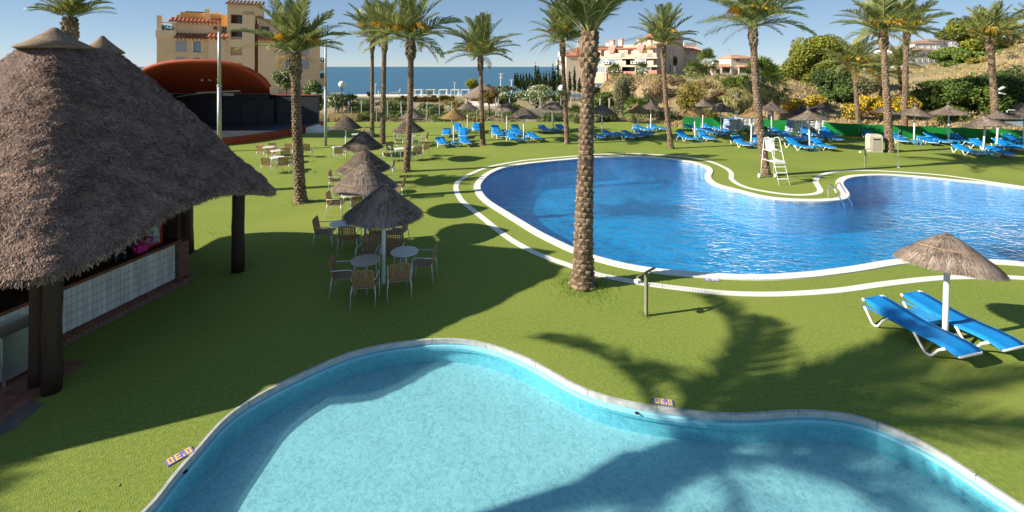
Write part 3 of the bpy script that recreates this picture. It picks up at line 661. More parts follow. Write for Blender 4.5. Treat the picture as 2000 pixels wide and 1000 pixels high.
def fan_palm(label, base, top, r, size, n=34, skirt=0.5, seed=0, bark='bark_grey', cat='palm tree', name='fan_palm'):
    rg = random.Random(seed + 100); base, top = Vector(base), Vector(top); t = thing(name, label, cat, base, 0)
    mb = MB(); dv = top - base; k = 10
    mb.tube([dv * (i / k) - Vector((0, 0, 0.2 if i == 0 else 0)) for i in range(k + 1)], [r * (1.25 if i == 0 else 1.0 + rg.uniform(-.05, .05)) for i in range(k + 1)], 12)
    mb.build('trunk', bark, t, smooth=True)
    for i in range(n):
        f = i / n; el = lerp(80, -25 - 50 * skirt, f) + rg.gauss(0, 8); az = i * 2.4 + rg.gauss(0, .15)
        me = FAN[0 if f < 0.45 else (1 if f < 0.45 + 0.55 * (1 - skirt) else 2)]
        o = link('fan_leaf', me, t, dv + Vector((0, 0, -0.9 * skirt * max(0, f - 0.45))), None, size * rg.uniform(0.85, 1.1)); o.rotation_euler = (rg.gauss(0, .2), -R(el), az)
    return t
b0 = G(1477, 278)
fan_palm('grey smooth trunk fan palm behind the leaning palm, leaves drooping', b0, at(1487, 150, b0.y), 0.24, 1.75, n=44, skirt=0.85, seed=1)
p = at(1440, 180, 41.0); fan_palm('shaggy fan palm left of the lifeguard palm, brown leaves hanging', (p.x, 41.0, hgt(p.x, 41)), p, 0.25, 1.9, n=44, skirt=0.9, seed=2)
p = at(1505, 165, 42.5); fan_palm('shaggy fan palm right of the lifeguard palm against the villa', (p.x, 42.5, hgt(p.x, 42.5)), p, 0.25, 2.3, n=50, skirt=0.9, seed=3)
for px, row, Y, s, lab in ((1125, 228, 45.6, 1.0, 'low bright fan palm clump behind the fence by the foreground trunk'), (1240, 212, 45.2, 1.1, 'low bright fan palm clump behind the tan parasol at the slope foot')):
    p = at(px, row, Y); fan_palm(lab, (p.x, Y, hgt(p.x, Y) if Y > yb(p.x) else 0), (p.x, Y, max(p.z, 0.7)), 0.12, s * 1.35, n=26, skirt=0.25, seed=px)
for px, row, Y, s, lab in ((1378, 122, 112, 4.0, 'tall dark fan palm beside the pink apartment house'), (1350, 134, 108, 2.4, 'small palm left of the dark fan palm by the pink house'),
                           (1364, 136, 109, 2.2, 'lower small palm close to the dark fan palm'), (1200, 138, 103, 2.2, 'small palm before the pink house terraces, left one'), (1254, 137, 101, 2.2, 'small palm before the pink house terraces, right one')):
    p = at(px, row, Y); fan_palm(lab, (p.x, Y, hgt(p.x, Y)), p, 0.3, s, n=26, skirt=0.35, seed=px)
# ---- trees, shrubs and hedges
def shrub(name, label, cat, px, row, wpx, hpx, Y, leafm, n=2500, leaf=0.16, clumps=14, seed=0, flowers=None, nfl=0, trunk=False, depth=1.0, group=None, shape='round', part='crown'):
    """crown of leaf clumps, px/row = centre of the crown in the photograph, wpx/hpx its size there"""
    rg = random.Random(seed * 7 + px); s = Y / F; c = at(px, row, Y); w_, h_ = wpx * s / 2, hpx * s / 2
    gz = hgt(c.x, Y) if Y > yb(c.x) else 0.0
    t = thing(name, label, cat, (c.x, Y, gz), 0, group); cz = c.z - gz
    cs = []
    for k in range(clumps):
        if shape == 'flame':
            f = (k + 0.5) / clumps; z = lerp(-h_, h_, f); q = w_ * max(0.12, (1 - f) ** 0.75) * (0.75 + 0.25 * min(1, f * 8)); cs.append((rg.gauss(0, w_ * .08), rg.gauss(0, w_ * .08), cz + z, q, q, 1.6 * h_ / clumps + 0.1)); continue
        while True:
            d = Vector((rg.uniform(-1, 1), rg.uniform(-1, 1), rg.uniform(-1, 1)))
            if shape == 'box' or d.length < 1: break
        k_ = rg.uniform(0.30, 0.5) * (0.75 if clumps > 20 else 1.0)
        zz = d.z * h_ * (1 - k_)
        cs.append((d.x * w_ * (1 - k_ * .7), d.y * w_ * depth * (1 - k_ * .7), cz + zz, w_ * k_ if w_ < 2.5 * h_ else h_ * k_ * 1.6, (w_ if w_ < 2.5 * h_ else h_) * depth * k_, h_ * k_ * rg.uniform(0.8, 1.1)))
    mb = MB(); leaves(mb, cs, n, leaf, seed=px + seed)
    if mb.f: mb.build(part, leafm, t)
    if flowers:
        mb = MB(); top = [(a, b_, z, x1 * 1.05, y1 * 1.05, z1 * 1.05) for a, b_, z, x1, y1, z1 in cs]
        leaves(mb, top, nfl, leaf * 0.62, seed=px + seed + 1, shell=0.9, aspect=0.9); mb.build('flowers', flowers, t)
    mb = MB(); rr = max(0.05, w_ * 0.055)
    base_top = cz - h_ * (0.1 if trunk else 0.4)
    mb.tube([(0, 0, -0.15), (rg.gauss(0, .05) * w_, 0, base_top * 0.5), (0, 0, max(0.2, base_top))], [rr * 1.4, rr, rr * .8], 7)
    for q in cs[:7]: mb.tube([(0, 0, max(0.1, base_top * 0.75)), (q[0] * .5, q[1] * .5, lerp(base_top, q[2], .55)), (q[0], q[1], q[2])], [rr * .6, rr * .4, rr * .15], 5)
    mb.build('trunk' if trunk else 'stem', 'wood_trunk', t)
    return t
S = shrub
S('pine_tree', 'large rounded pine tree left of the broom slope', 'tree', 1604, 122, 146, 126, 58, 'leaf_pine', 34000, 0.16, 44, 1, trunk=True)
S('pine_tree', 'tall pine tree behind the floodlight palm on the hill', 'tree', 1912, 72, 126, 96, 80, 'leaf_pine', 20000, 0.22, 36, 2, trunk=True)
S('olive_tree', 'grey green rounded tree at the hill top right edge', 'tree', 1990, 82, 62, 48, 86, 'leaf_olive', 3500, 0.26, 12, 3)
S('evergreen_bush', 'dark round bush below the large pine tree', 'bush', 1630, 170, 88, 86, 49, 'leaf_dark', 15000, 0.13, 30, 4)
S('evergreen_bush', 'broad dark bush on the hillside under the white villas', 'bush', 1868, 114, 96, 50, 72, 'leaf_mid', 11000, 0.2, 26, 5)
S('evergreen_bush', 'low bush on the hill crest between pine and olive tree', 'bush', 1935, 100, 90, 30, 78, 'leaf_mid', 3000, 0.24, 12, 36)
S('carob_tree', 'big leafy shrub mass left of the floodlight palm', 'bush', 1874, 194, 165, 110, 41, 'leaf_mid', 26000, 0.12, 46, 7)
S('carob_tree', 'big dark shrub mass right of the floodlight palm', 'bush', 1980, 186, 150, 124, 41.5, 'leaf_dark', 24000, 0.12, 44, 8)
for px, row, w_, h_, Y, nl, lab in ((1558, 208, 55, 36, 44, 1500, 'yellow flowering broom beside the shaggy fan palm'), (1592, 198, 46, 34, 46, 1300, 'yellow flowering broom below the dark round bush'),
        (1666, 218, 40, 46, 41.5, 900, 'yellow flowering broom left of the shorter palm'), (1708, 205, 62, 58, 41, 2300, 'largest yellow broom between the slope palms'),
        (1768, 205, 60, 44, 40, 1500, 'yellow broom around the dark trunked palm'), (1790, 190, 22, 20, 42, 350, 'small yellow broom right of the dark trunked palm')):
    S('broom_bush', lab, 'bush', px, row, w_, h_, Y, 'leaf_olive', 2600, 0.09, 20, 9, flowers='petal_yellow', nfl=int(nl * 1.9), group='yellow broom on the slope', part='foliage')
for px, row, w_, h_, Y, lm, n, lab in ((1690, 172, 46, 56, 47, 'leaf_olive', 1800, 'pale shrub behind the shorter palm on the slope'), (1220, 182, 62, 92, 50, 'leaf_olive', 4200, 'grey green feathery tree below the pink house'),
        (1345, 192, 70, 88, 48, 'leaf_gold', 3800, 'yellowish brush right of the curved palm'), (1286, 186, 58, 70, 52, 'leaf_dry', 3200, 'brown dry brush on the bank left of the curved palm'),
        (1258, 205, 38, 60, 48, 'leaf_dark', 1500, 'dark narrow brush at the foot of the dry bank'), (1380, 176, 60, 56, 53, 'leaf_dry', 2600, 'dry brown brush at the right end of the bank'),
        (1312, 160, 90, 26, 56, 'leaf_dry', 2400, 'low dry scrub along the top of the bank'), (1412, 190, 50, 40, 48, 'leaf_dry', 1300, 'dry low scrub left of the shaggy fan palm'), (1300, 222, 60, 36, 46.5, 'leaf_olive', 1500, 'low olive scrub behind the tan parasol pair'),
        (1185, 225, 50, 50, 47, 'leaf_olive', 1800, 'grey scrub right of the foreground trunk'), (1375, 222, 60, 30, 45, 'leaf_gold', 1100, 'low yellowish scrub behind the screen start'),
        (1850, 226, 70, 40, 38.5, 'leaf_mid', 1800, 'low leafy bush directly behind the green screen'), (1950, 235, 90, 40, 38, 'leaf_mid', 2000, 'low leafy bush behind the far right parasols'), (1910, 118, 60, 18, 66, 'leaf_gold', 900, 'small yellowish bush on the open hillside'),
        (1912, 142, 24, 18, 60, 'leaf_gold', 500, 'small round yellow green bush low on the hillside'), (1985, 118, 40, 26, 62, 'leaf_olive', 900, 'small grey bush near the right edge hillside')):
    S('scrub_bush', lab, 'bush', px, row, w_, h_, Y, lm, n, 0.10 if Y < 60 else 0.16, 14, 10, part='foliage')
for px, row, w_, h_, Y, nf, lab in ((1050, 186, 100, 46, 56, 1500, 'white flowering oleander right of the beach hut, largest one'), (990, 196, 46, 36, 54, 500, 'white flowering oleander beside the beach hut roof'), (1095, 190, 46, 46, 55, 450, 'white flowering oleander behind the fence near the globe lamp'),
        (1170, 195, 60, 46, 54, 120, 'green oleander right of the foreground trunk on the terrace'), (560, 152, 50, 56, 56, 600, 'cream flowering oleander above the black stage wing'), (612, 190, 52, 80, 50, 420, 'tall oleander between stage and lamp post'),
        (660, 196, 56, 40, 54, 500, 'cream flowering oleander behind the globe lamp'), (705, 208, 70, 40, 55, 120, 'green oleander hedge part by the three palms'), (770, 205, 70, 34, 56, 140, 'green oleander behind the three palms'), (840, 212, 80, 30, 55, 260, 'white dotted oleander behind the orange parasol'),
        (310, 160, 40, 34, 60, 60, 'bush showing left of the red stage roof')):
    S('oleander_bush', lab, 'bush', px, row, w_, h_, Y, 'leaf_mid', 3400, 0.12, 18, 11, flowers='petal_white', nfl=nf, group='oleanders behind the lawn', part='foliage')
for px, row, w_, h_, Y, lm, n, lab in ((955, 190, 50, 46, 52, 'leaf_rust', 2200, 'rust coloured bush before the beach hut'), (925, 164, 40, 26, 90, 'leaf_lime', 1200, 'lime green tree beside the beach hut roof'), (990, 172, 60, 14, 88, 'leaf_lime', 900, 'lime green bush right of the beach hut'), (1060, 174, 90, 12, 86, 'leaf_lime', 900, 'lime green hedge below the cypress row'),
        (685, 188, 34, 14, 95, 'leaf_lime', 500, 'lime bush by the sea right of the globe lamp'), (722, 184, 14, 12, 95, 'leaf_mid', 200, 'small bush by the sea behind the slim palm'), (838, 180, 26, 14, 170, 'leaf_mid', 250, 'small bush between the white beach cabanas'), (890, 205, 70, 34, 60, 'leaf_gold', 1600, 'golden shrub left of the beach hut'),
        (1000, 212, 40, 44, 50, 'leaf_mid', 1400, 'dark green shrub behind the paired grey parasols'), (1150, 180, 70, 26, 70, 'leaf_cypress', 1800, 'dark hedge under the cypresses by the pink house'), (1000, 240, 70, 20, 47, 'leaf_olive', 900, 'low shrub behind the mesh fence, mid part'),
        (860, 236, 60, 26, 47.5, 'leaf_mid', 900, 'low shrub behind the mesh fence near the orange parasol'), (930, 236, 60, 26, 47.5, 'leaf_gold', 900, 'low golden shrub behind the mesh fence'), (720, 228, 80, 24, 48, 'leaf_mid', 1000, 'low shrub behind the mesh fence by the slim palm'),
        (800, 226, 80, 24, 48, 'leaf_mid', 1000, 'low shrub behind the mesh fence behind the dining parasols'), (1080, 232, 70, 30, 47.5, 'leaf_dark', 1100, 'low dark shrub below the retaining wall'), (650, 238, 50, 16, 47, 'leaf_olive', 400, 'low shrub by the dry grass near the stage'),
        (596, 225, 36, 50, 49, 'leaf_mid', 1200, 'leafy shrub right behind the stage wing')):
    S('garden_shrub', lab, 'bush', px, row, w_, h_, Y, lm, n, 0.11 if Y < 65 else 0.2, 12, 12, part='foliage')
S('clipped_hedge', 'long clipped brownish hedge below the beach terrace', 'hedge', 825, 196, 150, 20, 78, 'hedge_brown', 5000, 0.2, 60, 13, depth=0.08, shape='box', part='foliage')
cy = [(1006 + 5.6 * i, 157 + random.uniform(-4, 4), 8, 29 + random.uniform(-6, 7)) for i in range(17)] + [(1080, 150, 10, 52), (1090, 144, 11, 62), (1113, 156, 8, 38), (1122, 152, 8, 46), (1132, 165, 10, 26), (1140, 163, 10, 30), (1052, 152, 10, 46), (1046, 150, 9, 50)]
for i, (px, row, w_, h_) in enumerate(cy):
    lab = 'dark narrow cypress, %s from the left in the cypress row' % ('first second third fourth fifth sixth seventh eighth ninth tenth eleventh twelfth thirteenth fourteenth fifteenth sixteenth seventeenth'.split()[i]) if i < 17 else ['tall cypress at the right end of the row', 'tallest cypress at the right end of the row', 'slim cypress before the pink gable wall, left one', 'slim cypress before the pink gable wall, taller right one', 'short cypress right of the slim pair', 'short cypress nearest the foreground trunk', 'tall cypress in the middle of the row, right one', 'tall cypress in the middle of the row, left one'][i - 17]
    S('cypress_tree', lab, 'tree', int(px), row, w_, h_, 82 + (i % 3) * 2, 'leaf_cypress', 420, 0.2, 9, i, shape='flame', group='cypress row before the sea')
# ================================================================ BUILDINGS
class Fac:
    """a facade line seen at (px0, Y0) on its left and running along u; local x along it, y inwards, z up"""
    def __init__(s, name, label, cat, px0, Y0, ang):
        s.O = Vector(((px0 - 1000) * Y0 / F, Y0)); s.u = Vector((math.cos(ang), math.sin(ang))); s.i = Vector((-s.u.y, s.u.x))
        s.root = thing(name, label, cat, (s.O.x, s.O.y, 0), ang)
    def U(s, px, v=0.0):
        r = (px - 1000) / F; o = s.O + s.i * v
        return (r * o.y - o.x) / (s.u.x - r * s.u.y)
    def V(s, px, u):
        r = (px - 1000) / F; o = s.O + s.u * u
        return (r * o.y - o.x) / (s.i.x - r * s.i.y)
    def Z(s, row, u, v=0.0):
        return H - (row - HZ) * (s.O + s.u * u + s.i * v).y / F
    def block(s, name, matn, px0, px1, r0, r1, v0, v1, parent=None, dz0=None):
        u0, u1 = s.U(px0, v0), s.U(px1, v0); um = (u0 + u1) / 2
        mb = MB(); z1 = s.Z(r0, um, v0); z0 = s.Z(r1, um, v0) if dz0 is None else dz0
        mb.box(u0, u1, v0, v1, z0, z1); return mb.build(name, matn, parent or s.root)
    def window(s, px0, px1, r0, r1, fm='brown_frame', gm='glass_dark', v=0.0, fw=0.12, bars=1, proud=0.10, sill=True):
        u0, u1 = s.U(px0, v), s.U(px1, v); z0, z1 = s.Z(r1, (u0 + u1) / 2, v), s.Z(r0, (u0 + u1) / 2, v)
        return window_local(s.root, u0, u1, z0, z1, v, fm, gm, fw, bars, proud, sill)
def window_local(root, u0, u1, z0, z1, v, fm, gm, fw=0.12, bars=1, proud=0.10, sill=True, side=False, w=None):
    def bx(mb, a, b_, y0, y1, c, d):
        if side: mb.box(v - y1 if False else v + -y1, v - y0, a, b_, c, d)
        else: mb.box(a, b_, v + y0, v + y1, c, d)
    mb = MB()
    bx(mb, u0, u0 + fw, -proud, 0.02, z0, z1); bx(mb, u1 - fw, u1, -proud, 0.02, z0, z1)
    bx(mb, u0 + fw, u1 - fw, -proud, 0.02, z1 - fw, z1); bx(mb, u0 + fw, u1 - fw, -proud, 0.02, z0, z0 + fw)
    for k in range(bars):
        c = lerp(u0, u1, (k + 1) / (bars + 1)); bx(mb, c - fw * .25, c + fw * .25, -proud * .6, 0.02, z0 + fw, z1 - fw)
    if sill: bx(mb, u0 - 0.1, u1 + 0.1, -proud - 0.12, 0.02, z0 - 0.1, z0)
    wn = mb.build('window', fm, root)
    mb = MB(); bx(mb, u0 + fw, u1 - fw, -0.03, 0.01, z0 + fw, z1 - fw); mb.build('pane', gm, wn)
    return wn
def tiled_roof(root, name, matn, u0, u1, v0, v1, z0, z1, rise_to='v1', over=0.0):
    """one roof slope with rolls of tiles running down it"""
    mb = MB(); n = max(3, int((u1 - u0) / 0.55)); d = Vector((0, v1 - v0, z1 - z0)); L_ = d.length; nn = Vector((0, -(z1 - z0), v1 - v0)).normalized()
    a, b_ = Vector((u0, v0, z0)), Vector((u0, v1, z1)); ux = Vector((u1 - u0, 0, 0))
    mb.add((a, a + ux, b_ + ux, b_, a - nn * .18, a + ux - nn * .18, b_ + ux - nn * .18, b_ - nn * .18), ((0, 1, 2, 3), (7, 6, 5, 4), (0, 4, 5, 1), (2, 6, 7, 3), (1, 5, 6, 2), (3, 7, 4, 0)))
    for k in range(n):
        p = a + ux * ((k + .5) / n) + nn * 0.03; q = b_ + ux * ((k + .5) / n) + nn * 0.03
        mb.tube([p, q], [0.13, 0.11], 6)
    return mb.build(name, matn, root)
# ---- ochre apartment block on the left
fa = Fac('apartment_building', 'ochre apartment block behind the red stage roof', 'building', 303, 78.8, math.atan2(0.42, 0.9075))
B = fa.block
B('wall', 'ochre_wall', 306, 625, 72, 205, 0, 12, dz0=-2.5)
B('terrace_parapet', 'ochre_light', 304, 343, 59, 74, -0.15, 12)
B('terrace_parapet', 'ochre_light', 598, 627, 68, 81, -0.15, 12)
B('penthouse_wall', 'ochre_wall', 343, 446, 40, 73, 1.2, 11)
B('upper_block', 'orange_wall', 352, 400, 24, 40, 2.2, 9); B('upper_block', 'orange_wall', 345, 352, 29, 40, 2.2, 9)
B('upper_block', 'orange_wall', 432, 446, 29, 74, 0.6, 9); B('upper_block', 'orange_wall', 412, 432, 27, 40, 2.2, 9)
B('penthouse_wall', 'ochre_wall', 504, 600, 38, 76, 1.2, 11)
B('bay', 'ochre_light', 407, 447, 77, 205, -0.5, 1, dz0=-2.5)
B('bay', 'ochre_light', 504, 544, 79, 205, -0.6, 1, dz0=-2.5)
B('tower', 'ochre_light', 473, 497, 22, 205, -1.0, 7, dz0=-2.5)
B('tower', 'ochre_wall', 444, 450, 8, 205, -1.0, 7, dz0=-2.5); B('tower', 'ochre_wall', 450, 511, 8, 29, -1.0, 7)
B('tower_core', 'brown_inset', 450, 473, 29, 205, 0.9, 3, dz0=-2.5)
B('recess_strip', 'brown_inset', 497, 504, 47, 205, -0.2, 2, dz0=-2.5)
for r0, r1 in ((46, 60), (77, 92), (108, 123), (139, 154), (170, 185)):
    B('balcony', 'ochre_light', 450, 473, r0, r1, -1.0, 1.0)
    B('balcony_door', 'glass_dark', 463, 472, r0 - 16, r0, 0.82, 0.9)
u0, u1 = fa.U(440, -1), fa.U(515, -1); zt = fa.Z(8, (u0 + u1) / 2, -1)
rf = tiled_roof(fa.root, 'tower_roof', 'villa_roof', u0, u1, -1.5, 3.0, zt, zt + 1.1)
for px0, px1, row, v, m_ in ((329, 430, 42, 0.7, 'terracotta'), (339, 407, 73, -0.6, 'brown_inset'), (405, 446, 72, -1.1, 'terracotta'), (503, 546, 77, -1.2, 'terracotta'), (546, 606, 78, -0.6, 'brown_inset')):
    u0, u1 = fa.U(px0, v), fa.U(px1, v); z = fa.Z(row, (u0 + u1) / 2, v)
    tiled_roof(fa.root, 'tile_eave', m_, u0, u1, v, v + 1.5, z, z + 0.75)
    k = int((u1 - u0) / 0.55)
    for i in range(k):
        mb = MB(); c = lerp(u0, u1, (i + .5) / k); mb.box(c - 0.12, c + 0.12, v + 0.1, v + 1.0, z - 0.5, z - 0.22); mb.build('bracket', 'ochre_light', fa.root)
for r in (104, 136):
    B('string_course', 'ochre_light', 306, 407, r, r + 2.2, -0.12, 0.1); B('string_course', 'ochre_light', 544, 625, r + 6, r + 8.2, -0.12, 0.1)
B('base_band', 'pink_base', 588, 627, 170, 205, -0.2, 1, dz0=-2.5)
for a in ((378, 392, 81, 101), (378, 392, 113, 127), (559, 569, 87, 104), (559, 569, 116, 134), (559, 570, 145, 153)): fa.window(*a, fm='blue_frame', gm='glass_sky', bars=0, fw=0.1)
for a in ((374, 396, 78, 104), (374, 396, 110, 130)):
    u0, u1 = fa.U(a[0]), fa.U(a[1]); z0, z1 = fa.Z(a[3], u0), fa.Z(a[2], u0); mb = MB()
    for q in ((u0, u0 + .35, z0, z1), (u1 - .35, u1, z0, z1), (u0 + .35, u1 - .35, z1 - .25, z1), (u0 + .35, u1 - .35, z0, z0 + .2)): mb.box(q[0], q[1], -0.07, 0.02, q[2], q[3])
    mb.build('window_surround', 'ochre_light', fa.root)
fa.window(417, 424, 52, 58, v=1.2, bars=0, sill=False); fa.window(510, 526, 52, 72, fm='brown_frame', gm='glass_dark', v=1.2); fa.window(433, 443, 52, 70, v=0.6, bars=0, sill=False)
for (a, b_, r0, r1) in ((343, 365, 80, 101), (343, 365, 112, 133), (588, 604, 87, 106), (588, 604, 115, 135)):
    u0, u1 = fa.U(a), fa.U(b_); z0, z1 = fa.Z(r1, u0), fa.Z(r0, u0); mb = MB(); mb.box(u0 - .12, u1 + .12, -0.06, 0.02, z0 - .12, z1 + .12); s_ = mb.build('screen_surround', 'ochre_light', fa.root)
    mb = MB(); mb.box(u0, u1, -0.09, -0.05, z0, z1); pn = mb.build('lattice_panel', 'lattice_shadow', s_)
    mb = MB(); n = 6
    for i in range(-n, n + 1):
        for sg in (1, -1):
            c = (u0 + u1) / 2 + i * (u1 - u0) / n * 1.0; hz_ = (z1 - z0) / 2; pa = []
            za, zb = z0, z1; xa, xb = c - sg * hz_ * .8, c + sg * hz_ * .8
            for (x_, z_), (x2, z2) in (((xa, za), (xb, zb)),):
                t0, t1 = 0.0, 1.0; dx = x2 - x_
                for lim, s2 in ((u0, 1), (u1, -1)):
                    f0, f1 = s2 * (x_ - lim), s2 * (x2 - lim)
                    if f0 < 0 and f1 < 0: t1 = -1; break
                    if f0 < 0: t0 = max(t0, f0 / (f0 - f1))
                    elif f1 < 0: t1 = min(t1, f0 / (f0 - f1))
                if t1 - t0 > 0.03: mb.bar((x_ + dx * t0, -0.11, lerp(z_, z2, t0)), (x_ + dx * t1, -0.11, lerp(z_, z2, t1)), 0.05, 0.15, up=(0, 1, 0))
    mb.build('lattice', 'white_paint', pn)
for a, b_, r0, r1, v in ((400, 410, 18, 42, 1.5), (420, 427, 23, 30, 3), (306, 315, 30, 60, 0.2), (336, 343, 45, 62, 1.0)): B('chimney' if r0 < 28 else 'pillar', 'ochre_light', a, b_, r0, r1, v, v + 1.0)
mb = MB(); u0, u1 = fa.U(302), fa.U(345); z = fa.Z(43.5, u0); mb.box(u0, u1, 0.4, 0.55, z, z + 0.18); mb.box(u0, u1, 2.2, 2.35, z, z + 0.18); mb.build('pergola_beam', 'white_paint', fa.root)
for r0 in (122, 153): B('side_balcony', 'ochre_light', 624, 634, r0, r0 + 16, 1.5, 5.0)
B('roof_deck', 'black_metal', 362, 404, 22.6, 24.2, 2.5, 3.2)
mb = MB(); leaves(mb, [(fa.U(629, 2), 2.2, fa.Z(117, 26, 2), .6, .6, .5), (fa.U(629, 2), 2.2, fa.Z(148, 26, 2), .6, .6, .6), (fa.U(325, 1), 1.0, fa.Z(55, 2, 1), 1.2, .5, .5), (fa.U(612, 1), 1.2, fa.Z(62, 25, 1), 1.2, .6, .5)], 700, 0.16, 4); mb.build('terrace_plants', 'leaf_dark', fa.root)
# ---- pink apartment house on the mound
th = math.atan2(-0.64, 0.768)
Yl = 115 + 0.64 * 21.5; Xl = 35.8 - 0.768 * 21.5
fp = Fac('apartment_building', 'pink terraced apartment house on the mound, red tiled roofs', 'building', 1000 + Xl / Yl * F, Yl, th)
B = fp.block; uC = 21.5; rt = fp.root
zr = lambda row, u=uC, v=0.0: fp.Z(row, u, v)
zb = 1.0
mb = MB(); mb.box(-1, uC, 0, 19, zb, zr(92)); mb.build('wall', 'pink_wall', rt)
tiled_roof(rt, 'roof', 'old_tile', -1, uC + 0.3, -0.3, 5.5, zr(93), zr(84.5))
mb = MB(); mb.box(-1, uC + 0.3, -0.4, -0.25, zr(93.5), zr(92)); mb.build('fascia', 'terracotta', rt)
zt1, zt2, zt3 = zr(111), zr(127), zr(146)
for z in (zt1, zt2):
    mb = MB(); mb.box(-1, uC + 1.2, -2.4, 0, z - 0.45, z); mb.build('floor_slab', 'cream_wall', rt)
def bal(u0, u1, z, h, v=-2.5, m_='cream_wall', nm='balcony_wall'):
    mb = MB(); mb.box(u0, u1, v, v + 0.2, z, z + h); return mb.build(nm, m_, rt)
for a, b_, h in ((1180, 1191, 1.6), (1191, 1200, 0.9), (1212, 1219, 1.7), (1200, 1219, 1.0), (1233, 1249, 1.5), (1264, 1275, 1.6), (1249, 1282, 0.9)): bal(fp.U(a, -2.5), min(fp.U(b_, -2.5), uC + 1.2), zt1, h)
for a, b_ in ((1204, 1222), (1238, 1252), (1264, 1276)): bal(fp.U(a, -2.5), min(fp.U(b_, -2.5), uC + 1.2), zt2, 1.1)
for a, b_, r0, r1, g in ((1166, 1186, 113, 126, 'glass_sky'), (1187, 1213, 113, 126, 'glass_sky'), (1243, 1262, 113, 126, 'glass_sky'), (1166, 1184, 129, 142, 'glass_sky'), (1244, 1272, 130, 143, 'glass_sky'), (1186, 1211, 129, 140, 'glass_dark')):
    fp.window(a, b_, r0, r1, fm='white_paint', gm=g, v=-2.3, bars=4, fw=0.1, sill=False)
for a, b_, r0, r1 in ((1214, 1236, 113, 127), (1214, 1240, 129, 144), (1174, 1182, 97, 110), (1200, 1205, 96, 104), (1226, 1236, 96, 106), (1256, 1263, 95, 106), (1269, 1281, 95, 104)): fp.window(a, b_, r0, r1, fm='brown_inset', gm='glass_dark', v=0, bars=1, fw=0.2, sill=False)
for a, b_ in ((1187, 1200), (1243, 1256)):
    mb = MB(); u0, u1 = fp.U(a, -1), fp.U(b_, -1)
    mb.add([(u0, -2.4, zt1), (u1, -2.4, zt1), (u1, 0, zt1 + 3.2), (u0, 0, zt1 + 3.2), (u0, 0, zt1), (u1, 0, zt1)], ((0, 1, 2, 3), (0, 3, 4), (1, 5, 2))); mb.build('stair_wedge', 'pink_base', rt)
mb = MB(); mb.box(fp.U(1262, -2.6), uC + 1.2, -2.6, 0, zb, zr(137)); mb.build('base', 'pink_base', rt)
mb = MB(); mb.box(fp.U(1180, -2.0), fp.U(1262, -2.0), -2.0, -1.8, zb, zr(139.5)); mb.build('base', 'pink_base', rt)
for a in (1184, 1214, 1242):
    mb = MB(); u = fp.U(a, -2.2); mb.box(u - .15, u + .15, -2.4, -2.1, zb, zt1); mb.build('pillar', 'cream_wall', rt)
for px, row in ((1181, 122), (1187, 122), (1236, 122), (1244, 122), (1186, 140), (1244, 140)):
    u = fp.U(px, -2.7); z = fp.Z(row, u, -2.7); mb = MB(); mb.box(u - .45, u + .45, -3.0, -2.6, z - .35, z + .35); ac = mb.build('air_conditioner', 'white_paint', rt)
    mb = MB(); mb.lathe([(0.0, 0), (0.26, 0), (0.26, 0.03), (0, 0.03)], 14, Matrix.Translation((u, -3.01, z)) @ Matrix.Rotation(R(90), 4, 'X')); mb.build('fan_grille', 'black_metal', ac)
for px, row in ((1188, 84), (1196, 80.5), (1213, 78.5), (1249, 78), (1269, 76.5)):
    u = fp.U(px, 4.5); z = fp.Z(row, u, 4.5); mb = MB(); mb.box(u - .55, u + .55, 4, 5, z - 2.4, z); ch = mb.build('chimney', 'cream_wall', rt)
    mb = MB(); mb.box(u - .65, u + .65, 3.9, 5.1, z, z + 0.3); mb.build('chimney_cap', 'pink_base', ch)
# shaded side wall with its gable and the far right wing
vs1 = fp.V(1335, uC)
mb = MB(); mb.box(uC - 9, uC + 0.02, 0.2, vs1, zb, zr(88, uC, vs1 * .5)); mb.build('side_wall', 'pink_wall', rt)
vg0, vg1 = fp.V(1303, uC), fp.V(1334, uC); zg0, zg1 = fp.Z(86, uC, vg1), fp.Z(77, uC, vg1)
mb = MB(); mb.box(uC - 7, uC + 0.06, vg0, vg1, zb, zg1); mb.build('stair_tower', 'pink_wall', rt)
mb = MB(); mb.add([(uC + .3, vg0 - .3, zg1), (uC + .3, vg1 + .3, zg1), (uC - 3.6, vg1 + .3, zg1 + 1.6), (uC - 3.6, vg0 - .3, zg1 + 1.6), (uC - 7.4, vg1 + .3, zg1), (uC - 7.4, vg0 - .3, zg1)], ((0, 1, 2, 3), (3, 2, 4, 5), (0, 3, 5), (1, 4, 2), (0, 5, 4, 1))); mb.build('tower_roof', 'old_tile', rt)
for px, row in ((1308, 100), (1316, 100), (1308, 117), (1308, 134), (1316, 134)):
    v = fp.V(px, uC); z = fp.Z(row, uC, v); w_ = 0.7 if px == 1316 else 0.35
    mb = MB(); mb.box(uC + 0.07, uC + 0.14, v - w_ - .15, v + w_ + .15, z - 1.15, z + 1.15); wn = mb.build('window', 'cream_wall', rt)
    mb = MB(); mb.box(uC + 0.14, uC + 0.17, v - w_, v + w_, z - 1, z + 1); mb.build('pane', 'glass_dark', wn)
mb = MB(); v = fp.V(1317, uC); leaves(mb, [(uC + .3, v, fp.Z(116, uC, v), .3, 1.2, 1.0), (uC + .3, v, fp.Z(122, uC, v), .3, 1.2, 1.0)], 300, 0.2, 3); mb.build('climbing_plant', 'leaf_dark', rt)
mb = MB(); mb.box(uC - 6, uC - 0.5, vs1 + .1, vs1 + 12, zb, fp.Z(99, uC, vs1)); mb.build('wing_wall', 'pink_wall', rt)
fw = Fac('apartment_wing', 'small pink wing with four windows right of the pink house', 'building', 1334.5, 131, 0.12)
fw.block('wall', 'pink_wall', 1334.5, 1370, 98, 150, 0, 8, dz0=0.5)
